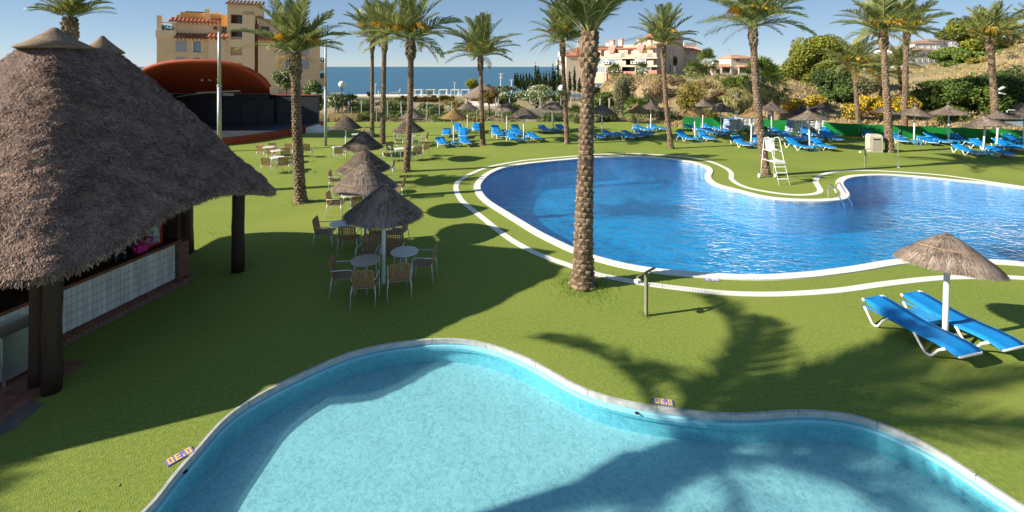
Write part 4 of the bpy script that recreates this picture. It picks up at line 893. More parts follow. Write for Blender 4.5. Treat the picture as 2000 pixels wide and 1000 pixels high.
u0, u1 = fw.U(1334), fw.U(1371); tiled_roof(fw.root, 'roof', 'old_tile', u0 - .2, u1 + .2, -0.5, 4, fw.Z(99, u0), fw.Z(89.5, u0))
fw.block('roof_box', 'villa_white', 1336, 1360, 83, 91, 3.6, 7)
for a in ((1341, 1347, 101.5, 107), (1357, 1363, 101.5, 107), (1341, 1347, 116.5, 122), (1357, 1363, 116.5, 122)): fw.window(*a, fm='cream_wall', gm='glass_dark', bars=1, fw=0.13)
# left gable block of the pink house
fg = Fac('apartment_wing', 'cream gable block with narrow windows left of the foreground trunk', 'building', 1105, 126, 0.05)
fg.block('wall', 'cream_wall', 1106, 1166, 109, 180, 0, 12, dz0=-2)
u0, u1 = fg.U(1105), fg.U(1140); z0, z1 = fg.Z(109, 0), fg.Z(103, 0)
tiled_roof(fg.root, 'roof', 'terracotta', u0 - .3, u1 + 2, -0.4, 3.5, z0, z1)
mb = MB(); zt, zu = fg.Z(103.5, 0), fg.Z(88, 0); mb.add([(u0, 3.6, zt - 1), (fg.U(1166, 3.6), 3.6, zt - 1), (fg.U(1166, 3.6), 3.6, zu), (fg.U(1138, 3.6), 3.6, zu), (u0, 3.6, zu - 1.4), (u0, 11, zt - 1), (fg.U(1166, 3.6), 11, zt - 1), (fg.U(1166, 3.6), 11, zu), (fg.U(1138, 3.6), 11, zu), (u0, 11, zu - 1.4)], ((0, 1, 2, 3, 4), (9, 8, 7, 6, 5), (2, 7, 8, 3), (3, 8, 9, 4), (0, 4, 9, 5), (1, 6, 7, 2))); mb.build('upper_wall', 'cream_wall', fg.root)
for a, b_, r0, r1, v in ((1127, 1133, 95, 104, 1.5), (1128, 1133, 81, 90, 5)):
    c = fg.block('chimney', 'terracotta' if v < 2 else 'cream_wall', a, b_, r0, r1, v, v + 0.8); fg.block('chimney_cap', 'pink_base', a - .5, b_ + .5, r0 - 1.3, r0, v - .1, v + 0.9, parent=c)
for a in ((1133, 1136, 113, 120), (1133, 1136, 130, 137), (1142, 1145, 129, 137)): fg.window(*a, fm='cream_wall', gm='glass_dark', bars=0, fw=0.08)
for r0 in (101, 118, 135): fg.block('side_balcony', 'cream_wall', 1090 if r0 > 110 else 1093, 1106, r0, r0 + 9, 1.5, 5)
# ---- small house and white villas on the hill
fh = Fac('house', 'small cream house with hipped roof right of the pink apartments', 'house', 1390, 120, 0.05)
hb = hgt(fh.O.x + 5, 121) - 1.5
fh.block('wall', 'cream_wall', 1392, 1470, 125, 160, 0, 8, dz0=hb); fh.block('tower', 'cream_wall', 1428, 1475, 114, 160, -0.4, 7, dz0=hb)
u0, u1 = fh.U(1427, -.5), fh.U(1477, -.5); z = fh.Z(114, u0); mb = MB(); mb.add([(u0, -.8, z), (u1, -.8, z), (u1, 7.4, z), (u0, 7.4, z), ((u0 * .7 + u1 * .3), 3, z + 1.0), ((u0 * .3 + u1 * .7), 3, z + 1.0)], ((0, 1, 5, 4), (1, 2, 5), (2, 3, 4, 5), (3, 0, 4), (0, 3, 2, 1))); mb.build('roof', 'old_tile', fh.root)
fh.block('chimney', 'cream_wall', 1393, 1396, 118, 127, 1, 2)
for a, b_, r in ((1406, 1428, 131), (1440, 1470, 131)):
    u0, u1 = fh.U(a, -1), fh.U(b_, -1); z = fh.Z(r, u0); tiled_roof(fh.root, 'porch_roof', 'old_tile', u0, u1, -1.6, 0, z, z + 0.6)
    fh.window(a + 3, b_ - 2, r + 2, r + 9, v=-0.41 if a > 1430 else 0, bars=1); mb = MB(); mb.box(u0, u1, -1.6, -1.4, z - 2.4, z - 1.5); mb.build('balcony_wall', 'cream_wall', fh.root)
    mb = MB(); mb.box(u0 + .1, u0 + .4, -1.55, -1.2, hb, z); mb.box(u1 - .4, u1 - .1, -1.55, -1.2, hb, z); mb.build('porch_pillar', 'cream_wall', fh.root)
fh.window(1438, 1444, 116, 119, v=-.41, bars=0, sill=False); fh.window(1398, 1405, 135, 141, bars=1)
mb = MB(); u = fh.U(1432); z = fh.Z(114, u); mb.tube([(u, 2, z), (u, 2, z + 2.6)], 0.05, 5); mb.tube([(u - .6, 2, z + 2.4), (u + .6, 2, z + 2.4)], 0.03, 4); mb.build('aerial', 'galvanised', fh.root)
for i, (a, b_, r0, r1, Y, ra, lab) in enumerate(((1736, 1800, 96, 140, 190, 7, 'white villa lowest on the hill, left of the broad bush'), (1776, 1832, 98, 128, 182, 6, 'white villa with dark windows just left of the broad bush'), (1786, 1836, 85, 110, 215, 6, 'white villa with brown roof higher on the hill'), (1812, 1852, 80, 104, 230, 5, 'white villa with brown roof near the skyline'), (1840, 1882, 78, 100, 240, 3, 'flat white villa at the skyline by the pine'), (1690, 1740, 108, 150, 175, 5, 'white villa half hidden behind the slope palms'), (1540, 1580, 130, 178, 95, 4, 'white villa wall showing beneath the large pine'))):
    fv = Fac('villa', lab, 'house', a, Y, 0.12 if i % 2 else -0.1); bz = fv.Z(r1, 2) - 8
    fv.block('wall', 'villa_white', a, b_, r0, r1, 0, 9, dz0=bz)
    u0, u1 = fv.U(a), fv.U(b_); z = fv.Z(r0, u0); zz = z + ra * Y / F
    mb = MB(); mb.add([(u0 - .4, -.6, z), (u1 + .4, -.6, z), (u1 + .4, 9.4, z), (u0 - .4, 9.4, z), (lerp(u0, u1, .3), 4.5, zz), (lerp(u0, u1, .7), 4.5, zz)], ((0, 1, 5, 4), (1, 2, 5), (2, 3, 4, 5), (3, 0, 4), (0, 3, 2, 1))); mb.build('roof', 'villa_roof', fv.root)
    n = max(2, int((b_ - a) / 11))
    for k in range(n):
        for rr in (0.22, 0.62):
            c = lerp(a, b_, (k + .5) / n); q = lerp(r0, r1, rr); fv.window(c - 2, c + 2, q - 1.6, q + 3, fm='villa_white', gm='glass_dark', bars=0, fw=0.15)
# ---- open air stage with its red shell
st = thing('stage', 'open air stage with red shell roof and black back wall', 'stage', (-23, 37, 0)); off = Vector((23, -37, 0))
def W(p): return Vector(p) + off
front = [(-17.0, 39.4), (-17.6, 37.2), (-18.3, 35.2), (-19.4, 33.0), (-21.5, 31.4), (-25, 30.6), (-31, 30.6)]
poly = catmull(front, False, 0.5) + [Vector(p) for p in ((-31, 41.8), (-17.0, 41.8))]
mb = MB(); mb.prism([(p.x + off.x, p.y + off.y) for p in poly], 0, 0.5); mb.build('stage_base', 'red_shell', st)
mb = MB(); mb.prism([(p.x * .997 - .05 + off.x, p.y + .02 + off.y) for p in poly], 0.505, 0.56); mb.build('stage_floor', 'stage_floor', st)
for x0, x1, nm in ((-31, -21.3, 'back_wall'), (-21.28, -17.0, 'wing_wall')):
    mb = MB(); zt = 3.12 if nm == 'back_wall' else 2.95; mb.box(x0 + off.x, x1 + off.x, 40.6 + off.y, 40.9 + off.y, 0.55, zt); mb.build(nm, 'black_panel', st)
mb = MB(); mb.box(-21.28 + off.x, -17.0 + off.x, 40.55 + off.y, 40.95 + off.y, 2.955, 3.03); mb.build('wall_coping', 'red_shell', st)
for k in range(6):
    mb = MB(); x = -29.4 + k * 1.45; mb.box(x + off.x + .01, x + 1.43 + off.x, 40.30 + off.y, 40.36 + off.y, 0.56, 2.62); mb.build('screen_panel', 'black_panel', st)
mb = MB(); n = 30; ins = []; outs = []
def arch(t):                              # front rim of the shell, t 0 left .. 1 right
    x = lerp(-30.4, -19.15, t); q = (t - 0.56) / 0.56 if t < 0.56 else (t - 0.56) / 0.44
    k = 0.94; return Vector((x * k, 36.6 * k - 0.9 * (1 - abs(2 * t - 1) ** 2), 5.5 + k * (3.75 + 2.05 * max(0, 1 - abs(q) ** 2.5) ** 0.72 - 5.5)))
for s_, th_ in ((0, 0.0), (1, 0.22)):
    vs = []
    for i in range(n + 1):
        t = i / n; a = arch(t); b_ = Vector((lerp(-31.0, -21.3, t), 40.75, 3.13 + 0.03 * s_))
        for j in range(9):
            f = j / 8; p = a.lerp(b_, f); p.z += 0.55 * math.sin(math.pi * f) * (1 - abs(2 * t - 1) ** 3) ; p.z += th_ * (1 if j < 8 else 0.2); vs.append(W(p))
    mb.add(vs, [(i * 9 + j, i * 9 + j + 1, (i + 1) * 9 + j + 1, (i + 1) * 9 + j) for i in range(n) for j in range(8)], 0.5)
rim = [W(arch(i / n) + Vector((0, 0, .11))) for i in range(n + 1)]
mb.build('shell_roof', 'red_shell', st, smooth=True)
mb = MB(); mb.tube(rim, 0.17, 8); mb.build('shell_rim', 'red_shell', st, smooth=True)
mb = MB(); a = arch(1.0); mb.add([W(a), W((-21.3, 40.75, 3.13)), W((-21.3, 40.75, 2.6)), W((a.x, a.y, 3.3))], ((0, 1, 2, 3),)); mb.add([W(a + Vector((.1, 0, 0))), W((-21.2, 40.75, 3.13)), W((-21.2, 40.75, 2.6)), W((a.x + .1, a.y, 3.3))], ((3, 2, 1, 0),)); mb.build('shell_cheek', 'red_shell', st)
mb = MB(); a = arch(0.0); mb.add([W(a), W((-31.0, 40.75, 3.13)), W((-31.0, 40.75, .5)), W((a.x, a.y, .5)), W(a - Vector((.15, 0, 0))), W((-31.15, 40.75, 3.13)), W((-31.15, 40.75, .5)), W((a.x - .15, a.y, .5))], ((0, 1, 2, 3), (7, 6, 5, 4), (0, 4, 5, 1), (3, 7, 4, 0))); mb.build('shell_cheek', 'red_shell', st)  # hidden left cheek, added to keep the sun out of the shell
for px, row in ((395, 158), (410, 158), (425, 157), (322, 158), (317, 163), (504, 152), (505, 157)):
    p = at(px, row, 38.4); mb = MB(); mb.lathe([(0, 0), (.09, .0), (.09, .12), (.0, .14)], 10, Matrix.Translation(W(p))); mb.build('spotlight', 'white_paint', st)
mb = MB(); mb.bar(W(at(385, 181, 38.8)), W(at(470, 177.5, 38.8)), 0.12, 0.12); mb.bar(W(at(345, 189, 38.8)), W(at(425, 178, 38.8)), 0.05, 0.05); mb.build('light_bar', 'galvanised', st)
mb = MB(); p = W(at(447, 184.5, 38.8)); mb.box(p.x - .45, p.x + .45, p.y - .1, p.y + .1, p.z - .1, p.z + .1); mb.build('projector', 'galvanised', st)
for k in range(4):
    mb = MB(); mb.box(-17.0 + k * .36 + off.x, -16.66 + k * .36 + off.x, 38.2 + off.y, 40.4 + off.y, 0, 0.46 - k * 0.115); mb.build('step', 'white_paint', st)
# ---- thatched bar
bar = thing('thatched_bar', 'large poolside bar under a dark thatched hip roof', 'bar hut', (-9.9, 10.2, 0)); bo = Vector((9.9, -10.2, 0))
ctrl = [(-7.05, 7.55, 2.32), (-6.86, 8.2, 2.46), (-6.84, 9.6, 2.66), (-6.80, 11.0, 2.60), (-6.68, 12.4, 2.24), (-6.72, 13.05, 2.05), (-7.15, 13.5, 2.05), (-8.6, 14.0, 2.2), (-11.2, 14.5, 2.2), (-12.6, 14.3, 2.05), (-13.0, 13.4, 2.1), (-13.2, 10, 2.3), (-13.3, 8.6, 2.1), (-13.1, 7.8, 2.05), (-12.3, 7.5, 2.1), (-10.0, 7.3, 2.22), (-8.2, 7.15, 2.28), (-7.4, 7.2, 2.28)]
A1, A2 = Vector((-9.97, 10.1, 6.52)), Vector((-9.97, 11.1, 6.36)); TR = 0.87
cp = [Vector(c) for c in ctrl]; ev = []
for i in range(len(cp)):
    p0, p1, p2, p3 = (cp[(i + k) % len(cp)] for k in (-1, 0, 1, 2))
    for j in range(9):
        t = j / 9; ev.append(0.5 * ((2 * p1) + (p2 - p0) * t + (2 * p0 - 5 * p1 + 4 * p2 - p3) * t * t + (3 * p1 - p0 - 3 * p2 + p3) * t ** 3))
NE = len(ev); NV = 34
def roof_pt(i, v):                       # i = float index round the eave, v 0 eave .. 1 ridge
    k = int(math.floor(i)) % NE; f = i - math.floor(i); e_ = ev[k].lerp(ev[(k + 1) % NE], f)
    tp = A1.lerp(A2, sstep(8.6, 12.6, e_.y)); p = e_.lerp(tp, v * TR)
    p.z += 0.03 * math.sin(math.pi * v) - 0.05 * math.exp(-v * 30)
    nz = noise.noise(p * 1.1) * 0.06 + noise.noise(p * 3.7) * 0.045 + noise.noise(p * 9) * 0.022
    out = (p - Vector((-9.97, 10.6, p.z - 2.5))).normalized()
    return p + out * nz
mb = MB()
grid = [[roof_pt(i, j / NV) for j in range(NV + 1)] for i in range(NE)]
vs = [p + bo for c in grid for p in c]
mb.add(vs, [(i * (NV + 1) + j, ((i + 1) % NE) * (NV + 1) + j, ((i + 1) % NE) * (NV + 1) + j + 1, i * (NV + 1) + j + 1) for i in range(NE) for j in range(NV)])
mb.add([c[NV] + bo for c in grid], [tuple(range(NE))])
roof = mb.build('roof', 'thatch_core', bar, smooth=True)
mb = MB(); vs = []                       # butt edge and underside
for i in range(NE):
    e_ = ev[i]; tp = A1.lerp(A2, sstep(8.6, 12.6, e_.y)); tow = (tp - e_).normalized()
    flat = Vector((tow.x, tow.y, 0)).normalized()
    vs += [grid[i][0] + bo, e_ + flat * 0.10 - Vector((0, 0, .17)) + bo, e_ + flat * 0.5 + Vector((0, 0, .16)) + bo, e_.lerp(tp, .83) - Vector((0, 0, .35)) + bo]
mb.add(vs, [(i * 4 + j, i * 4 + j + 1, ((i + 1) % NE) * 4 + j + 1, ((i + 1) % NE) * 4 + j) for i in range(NE) for j in range(3)])
mb.build('roof_underside', 'thatch_core', roof)
rg = random.Random(21); mb = MB(); cnt = 0
while cnt < 175000:
    i = rg.uniform(0, NE); k = int(i); e_ = ev[k % NE]
    vis = (e_.x > -7.6) or (e_.y < 7.6 and e_.x > -9.6)
    if not vis and rg.random() > 0.16: continue
    v = (1 - math.sqrt(1 - rg.random() * .983)) / .87
    v = min(v, 1)
    if rg.random() < 0.06: v = rg.random() * 0.02
    p = roof_pt(i, v); q = roof_pt(i, min(1, v + 0.02)); sidep = roof_pt(i + 0.3, v)
    dn = (p - q).normalized(); sd = (sidep - p)
    if sd.length < 1e-4: continue
    sd.normalize(); nn = dn.cross(sd).normalized()
    if nn.z < 0: nn = -nn
    ln = rg.uniform(0.035, 0.10); a = rg.gauss(0, 0.45); d = (dn * math.cos(a) + sd * math.sin(a)).normalized(); lift = rg.uniform(0.006, 0.04)
    wv = nn.cross(d).normalized() * rg.uniform(0.003, 0.0065)
    r0 = p - d * ln * .4 - nn * 0.01; r1 = p + d * ln * .6 + nn * lift
    tn = max(0, min(1, rg.betavariate(1.3, 2.2) + 0.25 * noise.noise(p * 2.2)))
    mb.add((r0 + bo - wv, r0 + bo + wv, r1 + bo + wv * .6, r1 + bo - wv * .6), ((0, 1, 2, 3),), tn); cnt += 1
for _ in range(9000):                    # cut reed ends hanging along the eave
    i = rg.uniform(0, NE); k = int(i) % NE; e_ = ev[k].lerp(ev[(k + 1) % NE], i - int(i)); tp = A1; flat = Vector((tp.x - e_.x, tp.y - e_.y, 0)).normalized()
    if e_.x < -9.8 and rg.random() > .2: continue
    p = e_ + flat * rg.uniform(-.02, .14) - Vector((0, 0, rg.uniform(0.02, .14))); d = (-flat * rg.uniform(.2, 1) + Vector((rg.gauss(0, .3), rg.gauss(0, .3), -.7))).normalized(); ln = rg.uniform(.05, .12)
    wv = d.cross(Vector((rg.gauss(0, 1), rg.gauss(0, 1), .3))).normalized() * 0.006
    mb.add((p - wv + bo, p + wv + bo, p + d * ln + wv * .5 + bo, p + d * ln - wv * .5 + bo), ((0, 1, 2, 3),), rg.uniform(.1, .9))
tag(mb.build('thatch', 'thatch', roof), kind='stuff')
for A, r_, h_ in ((Vector((-9.97, 10.1, 6.03)), 0.64, 0.36), (Vector((-9.9, 11.2, 5.95)), 0.42, 0.33)):
    mb = MB(); mb.lathe([(r_ * .9, -0.17), (r_, -0.15), (r_, -0.115), (r_ * .6, 0.03), (r_ * .25, h_ * .55), (r_ * .08, h_ * .82), (0.001, h_ * .85)], 28, Matrix.Translation(A + bo + Vector((0, 0, 0.02))), jit=0.02); mb.build('ridge_cap', 'cap', roof, smooth=True)
def post(x, y, r_, z1, m_='dark_wood', nm='post'):
    mb = MB(); q = Vector((x, y, 0)) + bo; rr = random.Random(int(x * 31))
    mb.tube([q + Vector((rr.gauss(0, .01), rr.gauss(0, .01), z1 * k / 6)) for k in range(7)], [r_ * (1.06 - .02 * k + rr.uniform(-.02, .02)) for k in range(7)], 14); return mb.build(nm, m_, bar, smooth=True)
for x, y, r_, z1 in ((-7.78, 7.85, .13, 2.35), (-8.18, 8.0, .12, 2.3), (-7.35, 12.44, .155, 2.4), (-9.6, 13.6, .17, 2.6), (-12.4, 12.9, .16, 2.6), (-12.4, 6.0, .16, 2.4)): post(x, y, r_, z1)
q = G(437, 452); post(q.x, q.y - 1.75, .16, 2.35)
for k in range(22):                      # rafters
    i = int(k * NE / 22); e_ = ev[i]; tp = A1.lerp(A2, sstep(8.6, 12.6, e_.y)); f = Vector((tp.x - e_.x, tp.y - e_.y, 0)).normalized()
    mb = MB(); mb.tube([e_ + f * .35 - Vector((0, 0, .02)) + bo, e_.lerp(tp, .8) - Vector((0, 0, .45)) + bo], .055, 7); mb.build('rafter', 'dark_wood', bar, smooth=True)
for a, b_ in (((-7.78, 7.85, 2.3), (-7.35, 12.44, 2.32)), ((-7.78, 7.85, 2.3), (-12.4, 6.0, 2.3)), ((-7.35, 12.44, 2.32), (-9.6, 13.6, 2.4)), ((-9.6, 13.6, 2.4), (-12.4, 12.9, 2.5)), ((-12.4, 12.9, 2.5), (-12.4, 6.0, 2.3))):
    mb = MB(); mb.tube([Vector(a) + bo, Vector(b_) + bo], .09, 9); mb.build('eave_beam', 'dark_wood', bar, smooth=True)
mb = MB(); mb.prism([(-9.8 + bo.x, 6.25 + bo.y), (-14.5 + bo.x, 4.3 + bo.y), (-14.5 + bo.x, 7.9 + bo.y), (-9.35 + bo.x, 8.0 + bo.y)], 2.98, 3.04); mb.build('added_shade_slab', 'straw_core', bar)  # unseen slab added left of the view to shade the turf
post(-14.2, 4.7, .1, 2.98); post(-10.1, 6.3, .1, 2.98)  # two unseen posts added to carry the shade slab
# bar counter: local x runs from its far end towards the camera, y outwards to the guests
cnt_ = thing('bar_counter', 'long bar counter with pale slatted front and brick foot', 'counter', (-8.56, 11.75, 0), math.atan2(-0.98, -0.197))
for k in range(47):
    mb = MB(); dx = 4.55 / 47; mb.box(k * dx + .003, (k + 1) * dx - .003, 0.0, 0.022 + random.uniform(-.003, .003), 0.13, 1.02); mb.build('slat', 'pale_slat', cnt_)
for z in (0.3, 0.47, 0.64, 0.81):
    mb = MB(); mb.box(0, 4.55, 0.0262, 0.0285, z, z + .006); mb.build('binding_wire', 'brown_frame', cnt_)
mb = MB(); mb.box(0, 4.55, -0.06, -0.004, 0.1, 1.03); mb.build('counter_core', 'mortar', cnt_)
mb = MB(); mb.box(-0.12, 4.6, -0.55, 0.06, 1.035, 1.075); mb.build('counter_top', 'dark_wood', cnt_)
mb = MB(); mb.box(-0.12, 4.6, 0.062, 0.095, 1.02, 1.085); mb.build('edge_rail', 'rail_wood', cnt_)
mb = MB(); mb.box(-0.32, 4.7, -0.3, 0.30, 0.0, 0.045); mb.build('foot_bed', 'mortar', cnt_)
bm_ = MB(); bm_.prism([(0, 0), (.085, 0), (.125, .13), (.085, .27), (0, .27), (.04, .13)], 0, .07); bme = mesh_of(bm_, 'brick', 'brick')
for k in range(48): link('brick', bme, cnt_, (k * 0.1 - .28, 0.024, 0.046 + random.uniform(-.003, .003)))
mb = MB(); mb.box(-0.30, -0.02, -0.5, 0.10, 0.046, 1.0); mb.build('end_pier', 'mortar', cnt_)
bm_ = MB(); bm_.box(0, .14, 0, .012, 0, .062); bme = mesh_of(bm_, 'brick', 'brick')
for r_ in range(13):
    for k in range(2):
        link('brick', bme, cnt_, (-0.30 + k * .145 - (.07 if r_ % 2 else 0) + (.05 if r_ % 2 else 0), 0.101, 0.05 + r_ * .0725))
bm_ = MB(); bm_.box(0, .012, 0, .27, 0, .062); bme = mesh_of(bm_, 'brick', 'brick')
for r_ in range(13):
    for k in range(2): link('brick', bme, cnt_, (-0.313, -.49 + k * .285 + (.02 if r_ % 2 else 0), 0.05 + r_ * .0725))
mb = MB(); mb.box(-0.3, 4.6, -2.4, -2.3, 0, 2.25); mb.build('back_wall', 'dark_wood', cnt_)  # dark wood wall added to make the bar interior dark
mb = MB(); mb.box(-0.35, -0.30, -2.4, -0.55, 0, 2.2); mb.build('end_wall', 'dark_wood', cnt_)
mb = MB(); mb.box(-0.16, -0.11, -0.56, -0.02, 1.08, 1.75); mb.build('side_screen', 'dark_wood', cnt_)
dsp = thing('menu_display', 'red framed menu board standing at the end of the bar counter', 'menu board', (-8.68, 11.62, 1.076), math.atan2(-0.98, -0.197))
mb = MB()
for q in ((0.0, .05, 0, .55), (.43, .48, 0, .55), (.05, .43, 0, .05), (.05, .43, .5, .55)): mb.box(q[0], q[1], -.16, -.1, q[2], q[3])
mb.build('frame', 'red_paint', dsp); mb = MB(); mb.box(.05, .43, -.15, -.12, .05, .5); mb.build('menu_sheet', 'menu_print', dsp)
mb = MB(); mb.box(0, .48, -.17, -.09, .551, .60); mb.build('light_strip', 'white_paint', dsp)
pot = thing('flower_pot', 'magenta planter with pink flowers on the bar counter', 'planter', (-8.80, 11.05, 1.076), math.atan2(-0.98, -0.197))
mb = MB(); mb.box(-.13, .13, -.13, .0, 0, .15); mb.build('pot', 'magenta', pot)
mb = MB(); leaves(mb, [(0, -.08, .25, .16, .12, .11), (.1, -.08, .2, .12, .1, .1)], 160, .04, 3); mb.build('flowers', 'magenta', pot)
mb = MB(); leaves(mb, [(.02, -.1, .3, .14, .1, .12)], 70, .05, 4); mb.build('leaves', 'leaf_mid', pot)
mb = MB(); mb.tube([(-.16 + .1 * math.cos(a), -.03, .2 + .1 * math.sin(a)) for a in [k * .5 for k in range(14)]], .022, 7); mb.build('ring_ornament', 'magenta', pot)
bt = MB(); bt.lathe([(0.001, 0), (.035, 0), (.035, .17), (.013, .22), (.013, .28), (.001, .28)], 10); bme = mesh_of(bt, 'glass_bottle', 'glass_dark', True)
for i, (x, y) in enumerate(((-8.86, 10.6), (-8.93, 10.45), (-9.0, 10.62))):
    tag(link('glass_bottle', bme, None, (x, y, 1.076)), ['dark bottle nearest the magenta planter on the bar', 'dark bottle in the middle of the three on the bar', 'dark bottle set back on the bar counter'][i], 'bottle', 'bottles on the bar')
fr = thing('service_cabinet', 'pale steel service cabinet in the shade of the bar, left edge', 'cabinet', (-9.2, 8.0, 0), -0.22)
mb = MB(); mb.box(-.55, .55, 0, .6, .12, .86); mb.build('body', 'steel', fr); mb = MB(); mb.box(-.57, .58, -.03, .62, .861, .90); mb.build('top', 'steel', fr)
mb = MB(); mb.box(-.5, -.01, -.012, -.001, .16, .82); mb.build('door', 'steel', fr); mb = MB(); mb.box(.01, .5, -.012, -.001, .16, .82); mb.build('door', 'steel', fr)
for x in (-.5, .5):
    for y in (.05, .55): mb = MB(); mb.tube([(x, y, 0), (x, y, .12)], .022, 8); mb.build('leg', 'steel', fr)
mb = MB(); mb.prism([(-6.9 - 1.0, 6.15), (-7.55, 7.0), (-7.62, 7.55), (-8.75, 7.9), (-8.9, 9.3), (-13, 13), (-13, 5.0)], 0.0, 0.006)
pv = tag(mb.build('bar_paving', 'mortar'), kind='structure')
bm_ = MB(); bm_.box(0, .285, 0, .285, 0.006, .016); bme = mesh_of(bm_, 'floor_tile', 'brick')
for i in range(9):
    for j in range(12):
        x, y = -10.3 + i * .3, 6.25 + j * .3
        if x + .15 < -7.75 and y > 6.2 + max(0, (-7.9 - x) * -.35) and (x < -7.95 or y > 6.4) and not (x > -9.15 and y > 8.6): link('floor_tile', bme, pv, (x, y, random.uniform(-.001, .001)))
# ================================================================ FURNITURE
# ---- straw parasols
def canopy_mesh(prof, r_, h_, matn, seed, nb=2600, name='canopy', ragged=0.05):
    """thatched cone: prof = (radius share, height share) from tip to rim, local z 0 at the rim"""
    rg = random.Random(seed); mb = MB()
    P = [(a * r_, b_ * h_) for a, b_ in prof]
    core = [(max(.001, a * .97), b_ - .02) for a, b_ in P] + [(P[-1][0] * .93, P[-1][1] - .04), (P[-1][0] * .5, P[-1][1] + h_ * .42), (.02, P[-1][1] + h_ * .75)]
    mb.lathe(core, 36, jit=.012, seed=seed, mi=1)
    def pt(t, a):
        f = t * (len(P) - 1); i = min(len(P) - 2, int(f)); g = f - i
        q = lerp(P[i][0], P[i + 1][0], g); z = lerp(P[i][1], P[i + 1][1], g); return Vector((q * math.cos(a), q * math.sin(a), z))
    rad = [pt(k / 40, 0).x for k in range(41)]; tot = sum(rad)
    for _ in range(nb):
        x = rg.random() * tot; k = 0
        while x > rad[k] and k < 40: x -= rad[k]; k += 1
        t = min(1, (k + rg.random()) / 40); a = rg.uniform(0, 6.283)
        if rg.random() < .13: t = 1 - rg.random() * .03
        p = pt(t, a); q = pt(max(0, t - .03), a); d = (p - q).normalized(); sd = Vector((-math.sin(a), math.cos(a), 0)); nn = sd.cross(d); nn = nn if nn.z > 0 else -nn
        an = rg.gauss(0, .13); d = d * math.cos(an) + sd * math.sin(an); ln = rg.uniform(.16, .34) * r_ / 1.1; lift = rg.uniform(.004, .022)
        s0 = p - d * ln * .8 - nn * .006; s1 = p + d * ln * rg.uniform(.1, .28) + nn * lift - Vector((0, 0, .01 if t > .97 else 0)); wv = sd * rg.uniform(.004, .011)
        mb.add((s0 - wv, s0 + wv, s1 + wv * .6, s1 - wv * .6), ((0, 1, 2, 3),), max(0, min(1, rg.betavariate(1.6, 1.8) + .18 * math.sin(a * 3 + seed))))
    return mesh_of(mb, name, [matn, 'straw_core'])
BELL = [(0, 1.0), (.10, .985), (.2, .92), (.33, .79), (.5, .58), (.68, .37), (.85, .17), (1, 0)]
TENT = [(0, 1.12), (.03, 1.03), (.10, .90), (.22, .74), (.4, .53), (.6, .34), (.8, .17), (1, 0)]
DOME = [(0, 1.0), (.12, .97), (.25, .88), (.45, .68), (.65, .46), (.85, .23), (.95, .09), (1, 0)]
CAN = {('bell', 'dark'): canopy_mesh(BELL, 1.08, .76, 'straw_grey', 1, 5200), ('bell2', 'dark'): canopy_mesh(BELL, 1.04, .74, 'straw_dark', 2, 4000),
       ('tent', 'grey'): canopy_mesh(TENT, 1.05, .74, 'straw_grey', 3), ('tent', 'tan'): canopy_mesh(TENT, 1.08, .74, 'straw_tan', 4), ('dome', 'grey'): canopy_mesh(DOME, 1.05, .70, 'straw_grey', 5), ('tent', 'dark'): canopy_mesh(TENT, 1.05, .74, 'straw_dark', 6),
       ('near', 'grey'): canopy_mesh(DOME, 1.09, .76, 'straw_grey', 7, 6500), ('wide', 'grey'): canopy_mesh(TENT, 1.36, .66, 'straw_grey', 8, 3000)}
CR = {'bell': 1.08, 'bell2': 1.04, 'tent': 1.06, 'dome': 1.05, 'near': 1.09, 'wide': 1.36}
pm = MB(); pm.tube([(0, 0, -.02), (0, 0, 1)], .05, 12); POLE = mesh_of(pm, 'pole', 'white_paint', True)
pm = MB(); pm.tube([(0, 0, -.02), (0, 0, 1)], .055, 12); POLE_G = mesh_of(pm, 'pole', 'white_plastic', True)
def ring_mesh(prof, r_, h_, f):
    i = f * (len(prof) - 1); k = int(i); g = i - k; q, z = lerp(prof[k][0], prof[k + 1][0], g) * r_ + .012, lerp(prof[k][1], prof[k + 1][1], g) * h_ + .008
    mb = MB(); mb.tube([(q * math.cos(a * .2618), q * math.sin(a * .2618), z) for a in range(25)], .009, 5, cap=False); return mesh_of(mb, 'binding_rope', 'straw_tan')
ROPE = {'bell': [ring_mesh(BELL, 1.08, .76, f) for f in (.42, .78)], 'near': [ring_mesh(DOME, 1.09, .76, f) for f in (.5,)], 'bell2': [ring_mesh(BELL, 1.04, .74, f) for f in (.3, .8)]}
def parasol(label, p, shape, tone, rim, tilt=(0, 0), group='straw parasols', s=1.0, rz=None):
    t = thing('parasol', label, 'parasol', (p[0], p[1], 0), 0, group)
    top = rim + .42
    link('pole', POLE, t, (0, 0, 0), (tilt[0] * .4, tilt[1] * .4, 0), (1, 1, top))
    c = link('canopy', CAN[(shape, tone)], t, (tilt[1] * .4 * top, -tilt[0] * .4 * top, rim), (tilt[0], tilt[1], random.uniform(0, 6.28) if rz is None else rz), s * .9)
    for m_ in ROPE.get(shape, []): link('binding_rope', m_, c)
    hb = MB()
    for k in range(8):
        a = k * math.pi / 4; hb.tube([(.04 * math.cos(a), .04 * math.sin(a), .30), (CR[shape] * .9 * math.cos(a), CR[shape] * .9 * math.sin(a), .015)], .013, 5)
    hb.build('ribs', 'dark_wood', c)
    return t
